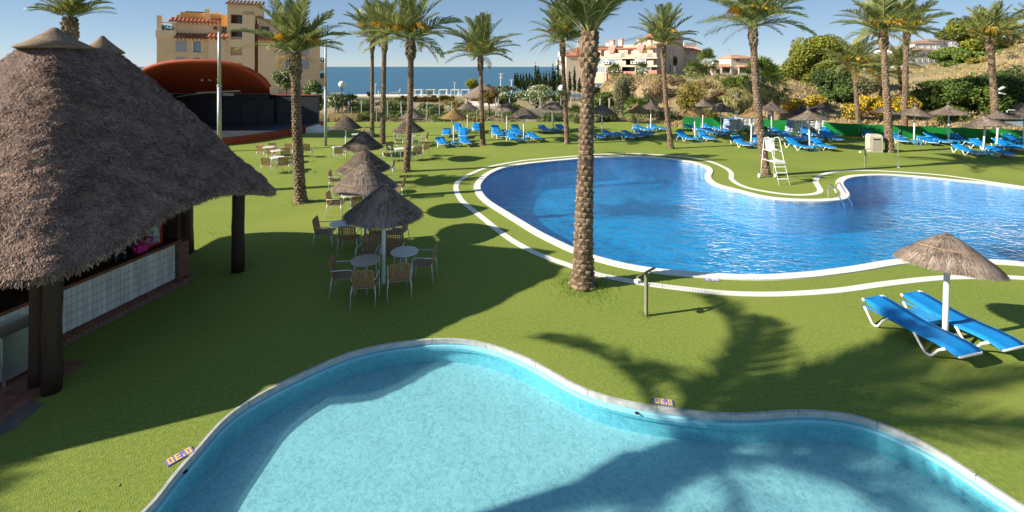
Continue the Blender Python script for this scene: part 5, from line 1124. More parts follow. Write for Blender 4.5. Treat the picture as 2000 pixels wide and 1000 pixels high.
# ---- sun loungers
def lounger_meshes(back):
    W2 = .31; hinge = Vector((-.12, 0, .33)); a = R(back)
    prof = [hinge + Vector((-math.cos(a), 0, math.sin(a))) * l for l in (.80, .60, .40, .20, .06)] + [Vector((.0, 0, .325)), Vector((.3, 0, .325)), Vector((.6, 0, .33)), Vector((.82, 0, .318)), Vector((.95, 0, .29)), Vector((1.0, 0, .27))]
    mb = MB(); vs = []; k = len(prof)
    for i, p in enumerate(prof):
        for y, dz in ((-W2, .0), (-W2 * .5, -.012), (0, -.016), (W2 * .5, -.012), (W2, 0)): vs.append((p.x, y, p.z + .022 + dz))
    o = len(vs); vs += [(x, y, z - .012) for x, y, z in vs]
    fs = [(i * 5 + j, (i + 1) * 5 + j, (i + 1) * 5 + j + 1, i * 5 + j + 1) for i in range(k - 1) for j in range(4)]
    fs += [tuple(reversed([q + o for q in f])) for f in fs]
    fs += [(i * 5 + e, i * 5 + e + o, (i + 1) * 5 + e + o, (i + 1) * 5 + e) if e == 0 else (i * 5 + e, (i + 1) * 5 + e, (i + 1) * 5 + e + o, i * 5 + e + o) for i in range(k - 1) for e in (0, 4)]
    mb.add(vs, fs, .5); out = {'sling': mesh_of(mb, 'sling', 'blue_mesh', True)}
    for key, sy in (('rail_l', -1), ('rail_r', 1)):
        mb = MB(); mb.tube([(p.x, sy * (W2 + .012), p.z) for p in prof[4:]], .024, 8)
        mb.tube([(prof[4].x - .70, sy * (W2 + .012), .33), (prof[4].x, sy * (W2 + .012), .335)], .022, 8); out[key] = mesh_of(mb, 'side_rail', 'blue_mesh', True)
    mb = MB(); y = W2 + .012; mb.tube([(prof[4].x, -y, prof[4].z)] + [(p.x, -y, p.z) for p in (prof[3], prof[2], prof[1])] + [(prof[0].x, -y + .05, prof[0].z)] + [(prof[0].x, y - .05, prof[0].z)] + [(p.x, y, p.z) for p in (prof[1], prof[2], prof[3])] + [(prof[4].x, y, prof[4].z)], .024, 8)
    out['back'] = mesh_of(mb, 'back_frame', 'blue_mesh', True)
    for sy, key in ((-1, 'cap_l'), (1, 'cap_r')):
        mb = MB()
        mb.tube([(prof[1].x * .25 + prof[0].x * .75, sy * y, prof[1].z * .25 + prof[0].z * .75), (prof[0].x, sy * (y - .03), prof[0].z), (prof[0].x - .004, sy * (y - .10), prof[0].z)], .029, 8)
        out[key] = mesh_of(mb, 'corner_cap', 'white_plastic', True)
    mb = MB(); mb.tube([(.98, -y, .27), (1.01, -y + .04, .262), (1.01, y - .04, .262), (.98, y, .27)], .024, 8); out['foot'] = mesh_of(mb, 'foot_bar', 'white_plastic', True)
    for key, pts in (('leg_f', [(.22, .325), (.30, .20), (.42, .035), (.50, .022), (.56, .045), (.68, .22), (.80, .315)]), ('leg_b', [(-.84, .33), (-.76, .2), (-.66, .04), (-.60, .022), (-.53, .045), (-.42, .22), (-.30, .33)])):
        mb = MB()
        for p0, p1 in zip(pts, pts[1:]): pass
        mb.tube([(x, 0, z) for x, z in pts], [.03, .025, .023, .024, .023, .025, .03], 8); out[key] = mesh_of(mb, 'leg', 'white_plastic', True)
    return out
LM = {b_: lounger_meshes(b_) for b_ in (9, 14, 27)}
LMW = lounger_meshes(9)
for k_ in ('rail_l', 'rail_r', 'back'): LMW[k_].materials[0] = MATS['white_plastic']
def lounger(label, p, head, back, group='blue sun loungers', z=0.0, rx=0.0):
    t = thing('sun_lounger', label, 'sun lounger', (p[0], p[1], z), head, group); d = LMW if group == 'stacked loungers' else LM[back]; t.scale = (.93, .95, .95)
    for k, nm in (('sling', 'sling'), ('rail_l', 'side_rail'), ('rail_r', 'side_rail'), ('back', 'back_frame'), ('foot', 'foot_bar'), ('cap_l', 'corner_cap'), ('cap_r', 'corner_cap')): link(nm, d[k], t)
    for k in ('leg_f', 'leg_b'):
        for sy in (-1, 1): link('leg', d[k], t, (0, sy * .335, 0))
    return t
# little blue tables
mb = MB(); n = 4
mb.box(-.23, .23, -.23, .23, .30, .33); mb.box(-.23, .23, -.24, -.23, .25, .33); mb.box(-.23, .23, .23, .24, .25, .33); mb.box(-.24, -.23, -.24, .24, .25, .33); mb.box(.23, .24, -.24, .24, .25, .33); ST_TOP = mesh_of(mb, 'table_top', 'blue_plastic')
mb = MB(); mb.box(-.03, .03, -.03, .03, 0, .299); ST_LEG = mesh_of(mb, 'leg', 'blue_plastic')
mb = MB(); mb.lathe([(.035, .3315), (.05, .3315), (.05, .338), (.035, .338)], 14); ST_CUP = mesh_of(mb, 'cup_ring', 'blue_plastic')
def side_table(label, p, rz):
    t = thing('side_table', label, 'side table', (p[0], p[1], 0), rz, 'small blue plastic tables'); link('table_top', ST_TOP, t)
    for sx in (-1, 1):
        for sy in (-1, 1): link('leg', ST_LEG, t, (sx * .2, sy * .2, 0)); link('cup_ring', ST_CUP, t, (sx * .15, sy * .15, 0))
# near pair
lounger('blue lounger in front of the near parasol pole, foreground right', (8.12, 9.34), R(-76), 9)
lounger('blue lounger behind the near parasol pole, at the right edge', (9.13, 9.54), R(-76), 9)
parasol('round straw parasol nearest the camera, over the foreground loungers', (8.69, 9.3), 'near', 'grey', 1.50, tilt=(R(-4), R(8)), rz=0.4, s=.85)
side_table('small blue plastic table between the two foreground loungers', (8.62, 9.68), R(14))
# lounging lawn: phrase, pole px/row, shape, tone, rim height, heading of the loungers, back angle
LP = [('the orange straw parasol left of the sea palm', 886, 285, 'tent', 'tan', 1.95, -72, 14), ('the grey parasol behind the orange one', 913, 258, 'tent', 'grey', 1.95, -80, 27),
      ('the grey parasol right of the sea palm', 990, 262, 'dome', 'grey', 1.95, -76, 27), ('the low grey parasol nearest the pool', 1023, 276, 'dome', 'grey', 1.82, -72, 14),
      ('the grey parasol before the retaining wall', 1081, 258, 'dome', 'grey', 2.0, -76, 14), ('the dark parasol half behind the foreground trunk', 1176, 270, 'dome', 'grey', 1.95, -60, 9),
      ('the brown parasol left of the curved palm', 1245, 268, 'tent', 'tan', 1.95, -55, 14), ('the grey parasol touching the curved palm', 1271, 257, 'tent', 'dark', 1.95, -64, 14),
      ('the brown parasol at the start of the green screen', 1358, 275, 'tent', 'tan', 2.0, -82, 27), ('the pointed grey parasol at the start of the screen', 1372, 256, 'tent', 'grey', 2.1, -70, 14),
      ('the dark parasol left of the stacked loungers', 1408, 264, 'dome', 'grey', 1.95, -62, 14), ('the light orange parasol by the leaning palm', 1467, 286, 'tent', 'tan', 2.0, -88, 27),
      ('the grey parasol right of the leaning palm', 1507, 264, 'tent', 'dark', 2.05, -68, 14), ('the dark parasol right behind the lifeguard chair', 1565, 277, 'tent', 'dark', 2.0, -70, 14),
      ('the broad grey parasol nearest behind the lifeguard chair', 1582, 292, 'wide', 'grey', 2.0, -84, 27), ('the dark parasol right of the stacked loungers', 1603, 268, 'tent', 'dark', 2.05, -86, 27),
      ('the parasol half behind the bin palm', 1729, 272, 'tent', 'dark', 2.0, -100, 14), ('the pointed parasol right of the bin palm', 1785, 281, 'wide', 'grey', 2.05, -112, 9),
      ('the broad domed parasol by the screen', 1853, 281, 'wide', 'grey', 2.15, -98, 27), ('the tilted pointed parasol front right', 1920, 304, 'wide', 'grey', 1.85, -102, 14),
      ('the domed parasol behind the tilted one', 1946, 294, 'wide', 'grey', 2.0, -96, 27), ('the last parasol at the right edge', 2000, 291, 'wide', 'grey', 2.2, -96, 27)]
for i, (ph, px, row, shp, tn, rim, hd, bk) in enumerate(LP):
    p = G(px, row); h = R(hd); side_ = Vector((-math.sin(h), math.cos(h))); fwd = Vector((math.cos(h), math.sin(h)))
    tilt = (0, R(9)) if 'tilted' in ph else (R(random.uniform(-3, 3)), R(random.uniform(-4, 4)))
    short = ph.split(',')[0]
    lab = ph.replace('the ', '', 1) + ' on the lounging lawn' if len(ph.split()) < 12 else ph.replace('the ', '', 1)
    parasol(lab, p, shp, tn, rim, tilt=tilt, group='parasols on the lounging lawn')
    for sg, nm in ((-1, 'left'), (1, 'right')):
        q = Vector((p.x, p.y)) + side_ * (0.80 * sg) + fwd * (random.uniform(-.25, .1))
        lounger('blue lounger, %s one under %s' % (nm, short), q, h + R(random.uniform(-4, 4)), bk)
    q = Vector((p.x, p.y)) + fwd * .38
    side_table('small blue table under %s' % short, q, h)
for ph, px, row, hd, bk in (('single blue lounger at the far left end, before the orange parasol pair', 872, 266, -85, 14), ('single blue lounger between the orange parasol and the sea palm', 904, 268, -85, 27), ('extra blue lounger behind the low mid lawn parasol, left', 975, 270, -66, 14), ('extra blue lounger behind the low mid lawn parasol, right', 1008, 268, -66, 14), ('single blue lounger right of the curved palm', 1216, 272, -60, 9),
                            ('single blue lounger by the leaning palm, behind the lifeguard chair', 1548, 275, -62, 14), ('extra blue lounger beside the dark parasol near the screen', 1622, 276, -88, 27), ('single blue lounger at the far right rear by the screen', 1985, 283, -96, 27)):
    lounger(ph, G(px, row), R(hd), bk)
# stacked loungers: each one in the stack is a lounger
for s_, (px, row, nm) in enumerate(((1434, 258, 'left stack, left pile'), (1455, 258, 'left stack, right pile'), (1556, 261, 'right stack, left pile'), (1584, 261, 'right stack, right pile'))):
    p = G(px, row)
    for k in range(8):
        pos = ['bottom', 'second', 'third', 'fourth', 'fifth', 'sixth', 'seventh', 'top'][k]
        lounger('%s lounger in the %s by the green screen' % (pos, nm), (p.x + .015 * k, p.y, 0), R(-20 if s_ % 2 else 200), 9, 'stacked loungers', z=k * .115)
# ---- dining chairs and tables
def chair_parts():
    d = {}
    mb = MB()
    for k in range(9): y = -.235 + k * .47 / 8; mb.box(-.24, .22, y - .014, y + .014, .43, .442)
    for k in range(9): x = -.23 + k * .44 / 8; mb.box(x - .014, x + .014, -.245, .245, .436, .448)
    mb.tube([(-.25, -.25, .438), (.23, -.25, .438), (.23, .25, .438), (-.25, .25, .438), (-.25, -.25, .438)], .014, 6); d['seat'] = mesh_of(mb, 'seat', 'rattan_seat')
    mb = MB(); M_ = Matrix.Translation((-.24, 0, .50)) @ Matrix.Rotation(R(-12), 4, 'Y')
    for k in range(9): y = -.21 + k * .42 / 8; mb.box(-.008, .004, y - .012, y + .012, 0, .36, M_)
    for k in range(8): z = .02 + k * .33 / 7; mb.box(-.003, .009, -.225, .225, z - .011, z + .011, M_)
    mb.tube([M_ @ Vector(p) for p in ((0, -.235, -.02), (0, -.235, .34), (0, -.20, .375), (0, .20, .375), (0, .235, .34), (0, .235, -.02), (0, -.235, -.02))], .017, 6); d['backrest'] = mesh_of(mb, 'backrest', 'rattan')
    for sy, k in ((-1, 'arm_l'), (1, 'arm_r')):
        mb = MB(); y = sy * .275; mb.tube([(.23, y, .42), (.25, y, .56), (.22, y, .635), (.14, y, .655), (-.05, y, .655), (-.26, y, .65), (-.29, sy * .25, .64)], .0125, 7); d[k] = mesh_of(mb, 'armrest', 'aluminium', True)
        mb = MB(); mb.tube([(.23, y, .44), (.27, y, 0)], .0125, 7); d['fl' + k] = mesh_of(mb, 'leg', 'aluminium', True)
        mb = MB(); mb.tube([(-.25, sy * .25, .50), (-.27, y, .3), (-.31, y, 0)], .0125, 7); d['bl' + k] = mesh_of(mb, 'leg', 'aluminium', True)
    return d
CH = chair_parts()
def chair(label, p, ang, group='woven dining chairs', z=0.0):
    t = thing('armchair', label, 'chair', (p[0], p[1], z), ang, group)
    for k, nm in (('seat', 'seat'), ('backrest', 'backrest'), ('arm_l', 'armrest'), ('arm_r', 'armrest'), ('flarm_l', 'leg'), ('flarm_r', 'leg'), ('blarm_l', 'leg'), ('blarm_r', 'leg')): link(nm, CH[k], t)
    return t
tb = MB(); tb.lathe([(.001, .718), (.33, .718), (.35, .724), (.355, .733), (.35, .742), (.33, .746), (.001, .746)], 40); TW = mesh_of(tb, 'table_top', 'table_white'); TBG = mesh_of(tb, 'table_top', 'table_beige')
tb = MB(); tb.tube([(.05, 0, .70), (.20, 0, .69), (.25, 0, .64), (.29, 0, 0)], .014, 7); TLEG = mesh_of(tb, 'leg', 'aluminium', True)
tb = MB(); tb.lathe([(.001, .68), (.09, .68), (.09, .717), (.001, .717)], 12); THUB = mesh_of(tb, 'hub', 'aluminium')
def table(label, p, beige=False, rz=.4):
    t = thing('round_table', label, 'table', (p[0], p[1], 0), rz, 'round dining tables'); link('table_top', TBG if beige else TW, t); link('hub', THUB, t)
    for k in range(4): link('leg', TLEG, t, None, (0, 0, k * math.pi / 2))
DP = [('bell parasol nearest the camera over the dining tables', 749, 553, 'bell', 'dark', 1.74), ('second nearest dining parasol in the row', 714, 472, 'bell', 'dark', 1.74), ('third dining parasol in the overlapping row', 0, 0, 'bell2', 'dark', 1.76), ('fourth dining parasol in the overlapping row', 0, 0, 'bell2', 'dark', 1.76), ('dark dining parasol right of the lamp post', 0, 0, 'bell2', 'dark', 1.76), ('dark dining parasol behind the right dining palm', 0, 0, 'bell2', 'dark', 1.76), ('small grey parasol furthest behind the right dining palm', 0, 0, 'tent', 'grey', 1.9)]
pos = [G(749, 553), G(714, 472), at(711, 0, 17.0), at(708, 0, 21.6), at(676, 0, 28.3), at(797, 0, 26.9), at(806, 0, 33)]
for (lab, _, _, shp, tn, rim), p in zip(DP, pos): parasol(lab, (p.x, p.y), shp, tn, rim, group='parasols over the dining tables', tilt=(R(random.uniform(-2, 2)), R(random.uniform(-2, 2))))
def T(px, row): return G(px, row, .735)
def K(px, row): return G(px, row, .44)
for lab, px, row, bg in (('beige round table nearest the camera under the bell parasol', 714, 508, True), ('white round table nearest the camera, right of the parasol pole', 790, 491, False), ('beige round table of the second dining set, furthest back', 685, 380, True), ('white round table half hidden by the nearest parasol', 668, 436, False),
                         ('round table hidden behind the nearest parasol canopy', 742, 430, True), ('beige round table peeking out left of the second parasol', 676, 336, True), ('round table right behind the second parasol', 735, 345, False), ('white round table rearmost in the left lawn group', 525, 287, False), ('white round table in the middle of the left lawn group', 541, 294, False),
                         ('white round table nearest in the left lawn group', 541, 307, False), ('white table below the lamp post parasol', 660, 287, False), ('white round table left beneath the right dining palm', 781, 290, False), ('white round table right beneath the right dining palm', 806, 287, False), ('white round table far back under the dark parasol', 776, 257, False), ('beige round table far back under the dark parasol', 803, 266, True), ('white round table near the slim palm', 696, 262, False)):
    table(lab, T(px, row), bg)
for lab, px, row, a in (('armchair left of the nearest beige table, seen from its side', 674, 536, 8), ('armchair before the nearest beige table, back to the camera', 714, 553, 96), ('armchair before the nearest white table, back to the camera', 780, 540, 104), ('armchair right of the nearest white table, side on', 828, 512, 178), ('armchair behind the nearest beige table, facing the camera', 720, 497, -92), ('armchair behind the nearest white table, facing the camera', 766, 496, -88),
        ('armchair left of the rear beige table of the second set', 657, 397, 5), ('armchair before the rear beige table of the second set', 702, 402, 100), ('armchair behind the rear beige table of the second set', 686, 369, -95), ('armchair left of the half hidden white table', 636, 452, 6), ('armchair before the half hidden white table, back to the camera', 683, 464, 94), ('armchair behind the parasol pole of the nearest set', 740, 456, 95),
        ('armchair right behind the nearest parasol canopy, legs showing', 775, 452, 170), ('armchair left of the second parasol in the sun', 658, 352, 8), ('armchair right of the third parasol, edge on', 758, 329, 185), ('armchair right of the second parasol in the sun, edge on', 776, 366, 180), ('armchair behind the table left of the second parasol', 690, 330, -95),
        ('armchair leftmost rear of the left lawn group', 515, 296, 75), ('armchair rear right of the left lawn group', 537, 291, 88), ('armchair beside the middle table of the left lawn group', 535, 302, 80), ('armchair right of the middle table in the left group', 560, 302, 100), ('armchair front left of the left lawn group', 526, 322, 84), ('armchair front right of the left lawn group', 557, 321, 98), ('armchair just left of the bar corner palm trunk', 569, 292, 80), ('armchair just right of the bar corner palm trunk', 599, 293, 100),
        ('armchair at the white table below the lamp post parasol', 664, 299, 95), ('armchair beside the fourth dining parasol', 697, 296, 110), ('armchair left of the right dining palm, nearest', 757, 300, 20), ('armchair left of the right dining palm, behind', 766, 292, -40), ('armchair right of the right dining palm, nearest', 814, 298, 110), ('armchair right of the right dining palm, turned away', 826, 291, 150), ('armchair under the far dark parasol, left side', 780, 274, 10), ('armchair under the far dark parasol, right side', 827, 271, 175)):
    chair(lab, K(px, row), R(a))
for k in range(3): chair(['bottom chair', 'middle chair', 'top chair'][k] + ' of the small stack by the slim palm', (-10.4 + .06 * k, 33.2, 0), R(30), 'stacked chairs', z=k * .14)
# ---- lifeguard chair
lg = thing('lifeguard_chair', 'white lifeguard chair with ladder beside the leaning palm', 'lifeguard chair', (12.62, 22.15, 0), 0); lg.scale = (.92, .92, .95)
for sx in (-.27, .27):
    mb = MB(); mb.tube([(sx, -.75, 0), (sx * .97, -.28, 1.05), (sx * .95, .0, 1.75), (sx * .95, .12, 2.12), (sx * .95, .25, 2.2), (sx * .95, .62, 2.12)], .017, 8); mb.build('front_rail', 'white_paint', lg, smooth=True)
    mb = MB(); mb.tube([(sx * 1.3, .85, 0), (sx * 1.2, .74, 1.0), (sx * 1.0, .62, 2.12)], .017, 8); mb.build('rear_leg', 'white_paint', lg, smooth=True)
    mb = MB(); mb.tube([(sx, -.28, 1.02), (sx * 1.2, .74, 1.02)], .018, 8); mb.tube([(sx, -.0, 1.52), (sx * 1.1, .68, 1.52)], .018, 8); mb.build('side_bar', 'white_paint', lg)
for k in range(3):
    z = .28 + k * .27; y = -.75 + .47 * z / 1.05; mb = MB(); mb.box(-.26, .26, y - .06, y + .07, z - .015, z + .015); mb.build('tread', 'white_paint', lg)
mb = MB(); mb.box(-.255, .255, -.40, .08, 1.04, 1.08); mb.box(-.255, .255, -.415, -.40, .98, 1.08); mb.build('platform', 'white_paint', lg)
mb = MB(); mb.box(-.23, .23, .12, .55, 1.54, 1.58); mb.build('seat', 'white_plastic', lg); mb = MB(); mb.add([(-.23, .50, 1.58), (.23, .50, 1.58), (.22, .62, 2.1), (-.22, .62, 2.1), (-.23, .54, 1.58), (.23, .54, 1.58), (.22, .66, 2.1), (-.22, .66, 2.1)], ((0, 1, 2, 3), (7, 6, 5, 4), (0, 4, 5, 1), (1, 5, 6, 2), (2, 6, 7, 3), (3, 7, 4, 0))); mb.build('backrest', 'white_plastic', lg)
for sx in (-.42, .42):
    mb = MB(); mb.lathe([(.001, -.03), (.10, -.03), (.11, 0), (.10, .03), (.001, .03)], 18, Matrix.Translation((sx, .86, .11)) @ Matrix.Rotation(R(90), 4, 'Y')); mb.build('wheel', 'white_plastic', lg)
mb = MB(); mb.tube([(-.42, .86, .11), (.42, .86, .11)], .012, 6); mb.build('axle', 'galvanised', lg)
# ---- litter bin
p = G(1714, 298); bn = thing('litter_bin', 'tall beige litter bin at the foot of the palm', 'bin', (p.x, p.y + .3, 0), R(-14))
mb = MB(); mb.box(-.36, .36, -.3, .3, 0, 1.0); mb.add([(-.36, -.3, 1.001), (.36, -.3, 1.001), (.36, .3, 1.001), (-.36, .3, 1.001), (-.3, -.24, 1.14), (.3, -.24, 1.14), (.3, .24, 1.14), (-.3, .24, 1.14)], ((0, 1, 5, 4), (1, 2, 6, 5), (2, 3, 7, 6), (3, 0, 4, 7), (4, 5, 6, 7))); mb.build('body', 'bin_beige', bn)
mb = MB(); mb.box(-.20, .26, -.312, -.30, .10, .92); mb.build('door', 'bin_panel', bn); mb = MB(); mb.box(-.16, .22, -.318, -.312, .80, .88); mb.build('slot', 'black_metal', bn)
mb = MB(); mb.box(-.38, .38, -.32, .32, -.01, .05); mb.build('plinth', 'bin_panel', bn)
# ---- showers, posts and pool ladder
def tap_post(label, p, h, ang, s=1.0):
    t = thing('shower_post', label, 'post', (p.x, p.y, 0), ang)
    mb = MB(); mb.box(-.03, .03, -.03, .03, 0, h); mb.build('post', 'post_wood', t)
    mb = MB(); mb.bar((-.30, 0, h - .03), (.30, 0, h + .03), .045, .03); mb.build('cross_arm', 'post_wood', t)
    mb = MB(); mb.box(-.34, -.23, -.05, .05, h - .15, h - .085); mb.build('soap_box', 'white_plastic', t)
    mb = MB(); mb.tube([(.031, 0, h - .32), (.09, 0, h - .32), (.11, 0, h - .36)], .013, 7); mb.tube([(.09, 0, h - .30), (.125, 0, h - .28)], .012, 6); mb.build('tap', 'chrome', t)
    return t
tap_post('wooden tap post with cross arm beside the thick foreground palm', G(1262, 617), .96, R(35))
tap_post('thin tap post with cross arm left of the pool shower', G(1690, 326), .95, R(10))
p = G(1754, 327); t = thing('pool_shower', 'slim white pool shower column right of the bin', 'shower', (p.x, p.y, 0))
mb = MB(); mb.tube([(0, 0, 0), (0, 0, 1.95), (.04, 0, 2.06), (.10, 0, 2.05), (.12, 0, 1.98)], .025, 8); mb.build('column', 'white_paint', t, smooth=True)
mb = MB(); mb.lathe([(.001, 0), (.06, 0), (.02, .06), (.001, .06)], 12, Matrix.Translation((.12, 0, 1.92))); mb.build('shower_head', 'chrome', t); mb = MB(); mb.box(-.03, .03, -.06, -.02, 1.5, 1.62); mb.build('valve', 'chrome', t)
mb = MB(); mb.lathe([(.001, 0), (.09, 0), (.09, .02), (.03, .04), (.025, .3), (.001, .3)], 12); mb.build('foot', 'white_paint', t)
lad = thing('pool_ladder', 'chrome pool ladder with two curved handrails at the grass spit', 'pool ladder', (14.25, 19.6, 0))
for (a, b_) in (((1617, 389), (1649, 400)), ((1634, 384), (1664, 398))):
    A = G(*a); Bp = G(*b_); A -= lad.location; Bp -= lad.location; d = Bp - A
    mb = MB(); mb.tube([A, A + Vector((0, 0, .48)), A + d * .08 + Vector((0, 0, .60)), A + d * .22 + Vector((0, 0, .63)), A + d * .4 + Vector((0, 0, .5)), A + d * .98 + Vector((0, 0, 0.0)), A + d * 1.05 + Vector((0, 0, -.5))], .022, 9); mb.build('handrail', 'chrome', lad, smooth=True)
# pool depth markers with block digits
GL = {'0': ('111', '101', '101', '101', '111'), '3': ('111', '001', '111', '001', '111'), '1': ('010', '110', '010', '010', '111'), "'": ('1', '1', '0', '0', '0')}
def marker(label, px, row, ang, txt, dm, scale):
    p = G(px, row); t = thing('depth_marker', label, 'depth marker', (p.x, p.y, 0), ang)
    wid = sum(len(GL[c][0]) + 1 for c in txt) + 1; c = .026 * scale
    mb = MB(); mb.box(-wid * c / 2, wid * c / 2, -3.5 * c, 3.5 * c, .002, .014); mb.build('tile_plate', 'tile_violet', t)
    x = -wid * c / 2 + c
    for ch in txt:
        mb = MB()
        for j, r_ in enumerate(GL[ch]):
            for i, b_ in enumerate(r_):
                if b_ == '1': mb.box(x + i * c, x + (i + .97) * c, (1.5 - j) * c * 1.25, (1.5 - j + .97) * c * 1.25, .0145, .0175)
        mb.build('digit', dm, t); x += (len(GL[ch][0]) + 1) * c
marker("violet tile marker with yellow 0'30 at the middle of the small pool rim", 1296, 786, R(180 - 12), "0'30", 'tile_yellow', .78)
marker("violet tile marker with yellow 0'30 at the left rim of the small pool", 351, 892, R(180 + 52), "0'30", 'tile_yellow', .82)
marker("white 1'00 depth marker by the near edge of the large pool", 1390, 546, R(-3), "1'00", 'white_paint', .95)
# ---- lamp posts
def mast(label, p, h, r_, arm):
    t = thing('lamp_post', label, 'lamp post', (p[0], p[1], 0))
    mb = MB(); mb.tube([(0, 0, 0), (0, 0, h * .55)], [r_, r_ * .92], 12); mb.build('pole', 'galvanised', t, smooth=True); mb = MB(); mb.tube([(0, 0, h * .55), (0, 0, h)], [r_ * .82, r_ * .7], 12); mb.build('upper_pole', 'galvanised', t, smooth=True)
    mb = MB(); mb.lathe([(r_ * 1.0, h * .54), (r_ * 1.15, h * .545), (r_ * 1.15, h * .555), (r_ * .8, h * .56)], 12); mb.build('collar', 'galvanised', t)
    if arm:
        mb = MB(); mb.bar((-.9, 0, arm - .05), (1.3, 0, arm + .12), .05, .05); mb.build('cross_arm', 'galvanised', t)
        for x in (-.8, .9): mb = MB(); mb.box(x - .15, x + .15, -.12, .12, arm - .02, arm + .1); mb.build('lamp_head', 'galvanised', t)
    return t
p = G(636, 285); mast('grey lamp mast on the lawn right of the stage', p, 7.3, .10, 3.6)
p = at(428.5, 0, 30); mast('grey lamp mast in front of the red stage shell', p, 7.75, .13, 0)
for px, row, Y, lab in ((668, 165, 48, 'globe lamp on a thin black post behind the stage lawn'), (1097, 172, 50, 'globe lamp half behind the palm left of the foreground trunk')):
    p = at(px, row, Y); gz = hgt(p.x, Y); t = thing('globe_lamp', lab, 'lamp', (p.x, Y, gz)); mb = MB(); mb.tube([(0, 0, 0), (0, 0, p.z - gz - .3)], .05, 8); mb.build('post', 'black_metal', t)
    mb = MB(); mb.lathe([(.36 * math.sin(a), p.z - gz - .36 * math.cos(a)) for a in [k * math.pi / 14 for k in range(15)]], 20); mb.build('globe', 'globe', t, smooth=True); mb = MB(); mb.lathe([(.08, p.z - gz - .42), (.14, p.z - gz - .33), (.001, p.z - gz - .33)], 12); mb.build('collar', 'black_metal', t)
p = at(1950, 178, 36.4); t = thing('floodlight', 'pair of small white floodlights fixed to the right palm', 'floodlight', p)
for k, (dz, a) in enumerate(((.12, 24), (-.12, -12))):
    mb = MB(); M_ = Matrix.Rotation(R(-a), 4, 'Y'); mb.box(.05, .5, -.12, .12, dz - .05, dz + .04, M_); mb.build('lamp_head', 'white_paint', t)
mb = MB(); mb.tube([(-.3, 0, 0), (.1, 0, 0)], .03, 6); mb.build('bracket', 'galvanised', t)
# ---- green screen and mesh fence
gs = thing('screen_fence', 'low green fabric screen along the slope behind the loungers', 'fence', (15.3, 41.3, 0)); o = Vector((-15.3, -41.3, 0))
fpts = resample([Vector(q) for q in FENCE], False, 2.2)
for k in range(len(fpts) - 1):
    a, b_ = fpts[k], fpts[k + 1]; mb = MB(); n = 10; vs = []; nrm = Vector((-(b_ - a).y, (b_ - a).x)).normalized()
    ha, hb = (1.04 - .006 * k + .05 * noise.noise(Vector((k * 1.7, 0, 0)))), (1.04 - .006 * (k + 1) + .05 * noise.noise(Vector((k * 1.7 + 1.7, 0, 0))))
    for i in range(n + 1):
        f = i / n; q = a.lerp(b_, f)
        for j in range(5):
            g = j / 4; w_ = .05 * noise.noise(Vector((q.x * 1.6, q.y * 1.6, g * 1.2))) + .03 * math.sin(q.x * 5 + g * 3); z = .02 + g * (lerp(ha, hb, f) - .05 * math.sin(math.pi * f))
            r_ = q + nrm * w_; vs.append((r_.x + o.x, r_.y + o.y, z))
    mb.add(vs, [(i * 5 + j, (i + 1) * 5 + j, (i + 1) * 5 + j + 1, i * 5 + j + 1) for i in range(n) for j in range(4)]); mb.build('fabric_panel', 'green_screen', gs, smooth=True)
    mb = MB(); q = a + nrm * .12; mb.tube([(q.x + o.x, q.y + o.y, 0), (q.x + o.x, q.y + o.y, 1.75)], .028, 7); mb.build('post', 'mesh_green', gs)
    mb = MB(); q2 = b_ + nrm * .12
    for z in (1.2, 1.45, 1.7): mb.tube([(q.x + o.x, q.y + o.y, z), (q2.x + o.x, q2.y + o.y, z)], .005, 4)
    mb.build('wire', 'mesh_green', gs)
mf = thing('mesh_fence', 'thin green wire mesh fence along the back of the lawn', 'fence', (-16, 46.2, 0))
for k in range(12):
    x = k * 2.5; mb = MB(); mb.tube([(x, 0, -.2), (x, 0, 1.5)], .03, 7); mb.build('post', 'concrete', mf)
    mb = MB()
    for z in [.05 + .145 * i for i in range(11)]: mb.bar((x + .03, 0, z), (x + 2.47, 0, z), .005, .005)
    for i in range(1, 25): mb.bar((x + i * .1, 0.006, .03), (x + i * .1, 0.006, 1.5), .005, .005)
    mb.build('mesh_panel', 'mesh_green', mf)
# low terrace wall with pale posts behind the fence
rw = thing('terrace_wall', 'low brown retaining wall with pale posts behind the lawn', 'wall', at(1030, 240, 50.5) * 1.0); rw.location.z = 0; o = -Vector(rw.location)
for k in range(5):
    x0 = at(1028 + 24 * k, 0, 50.5).x; x1 = at(1051.6 + 24 * k, 0, 50.5).x; mb = MB(); mb.box(x0 + o.x, x1 + o.x, 50.5 + o.y, 51 + o.y, -.3, .92 + .04 * (k % 2)); mb.build('wall_block', 'retaining', rw)
for px in (968, 973, 995, 1035, 1055, 1076, 1096, 1115, 1134, 1172, 1190, 1212):
    x = at(px, 0, 50.7).x; mb = MB(); mb.box(x - .06 + o.x, x + .06 + o.x, 50.62 + o.y, 50.75 + o.y, .0 if px < 1028 or px > 1147 else .97, 2.05); mb.build('post', 'concrete', rw)
lf = thing('garden_fence', 'row of pale fence posts in front of the oleanders, left half', 'fence', (-18.5, 49.8, 0))
for px in (623, 655, 681, 706, 731, 757, 783, 808, 834, 858, 882):
    x = at(px, 0, 49.8).x + 18.5; mb = MB(); mb.box(x - .05, x + .05, -.05, .05, -.3, 1.75); mb.build('post', 'concrete', lf)
mb = MB()
for z in (.3, .7, 1.1, 1.5, 1.7): mb.tube([(-2.5, 0, z), (12, 0, z)], .008, 4)
mb.build('wire', 'galvanised', lf)
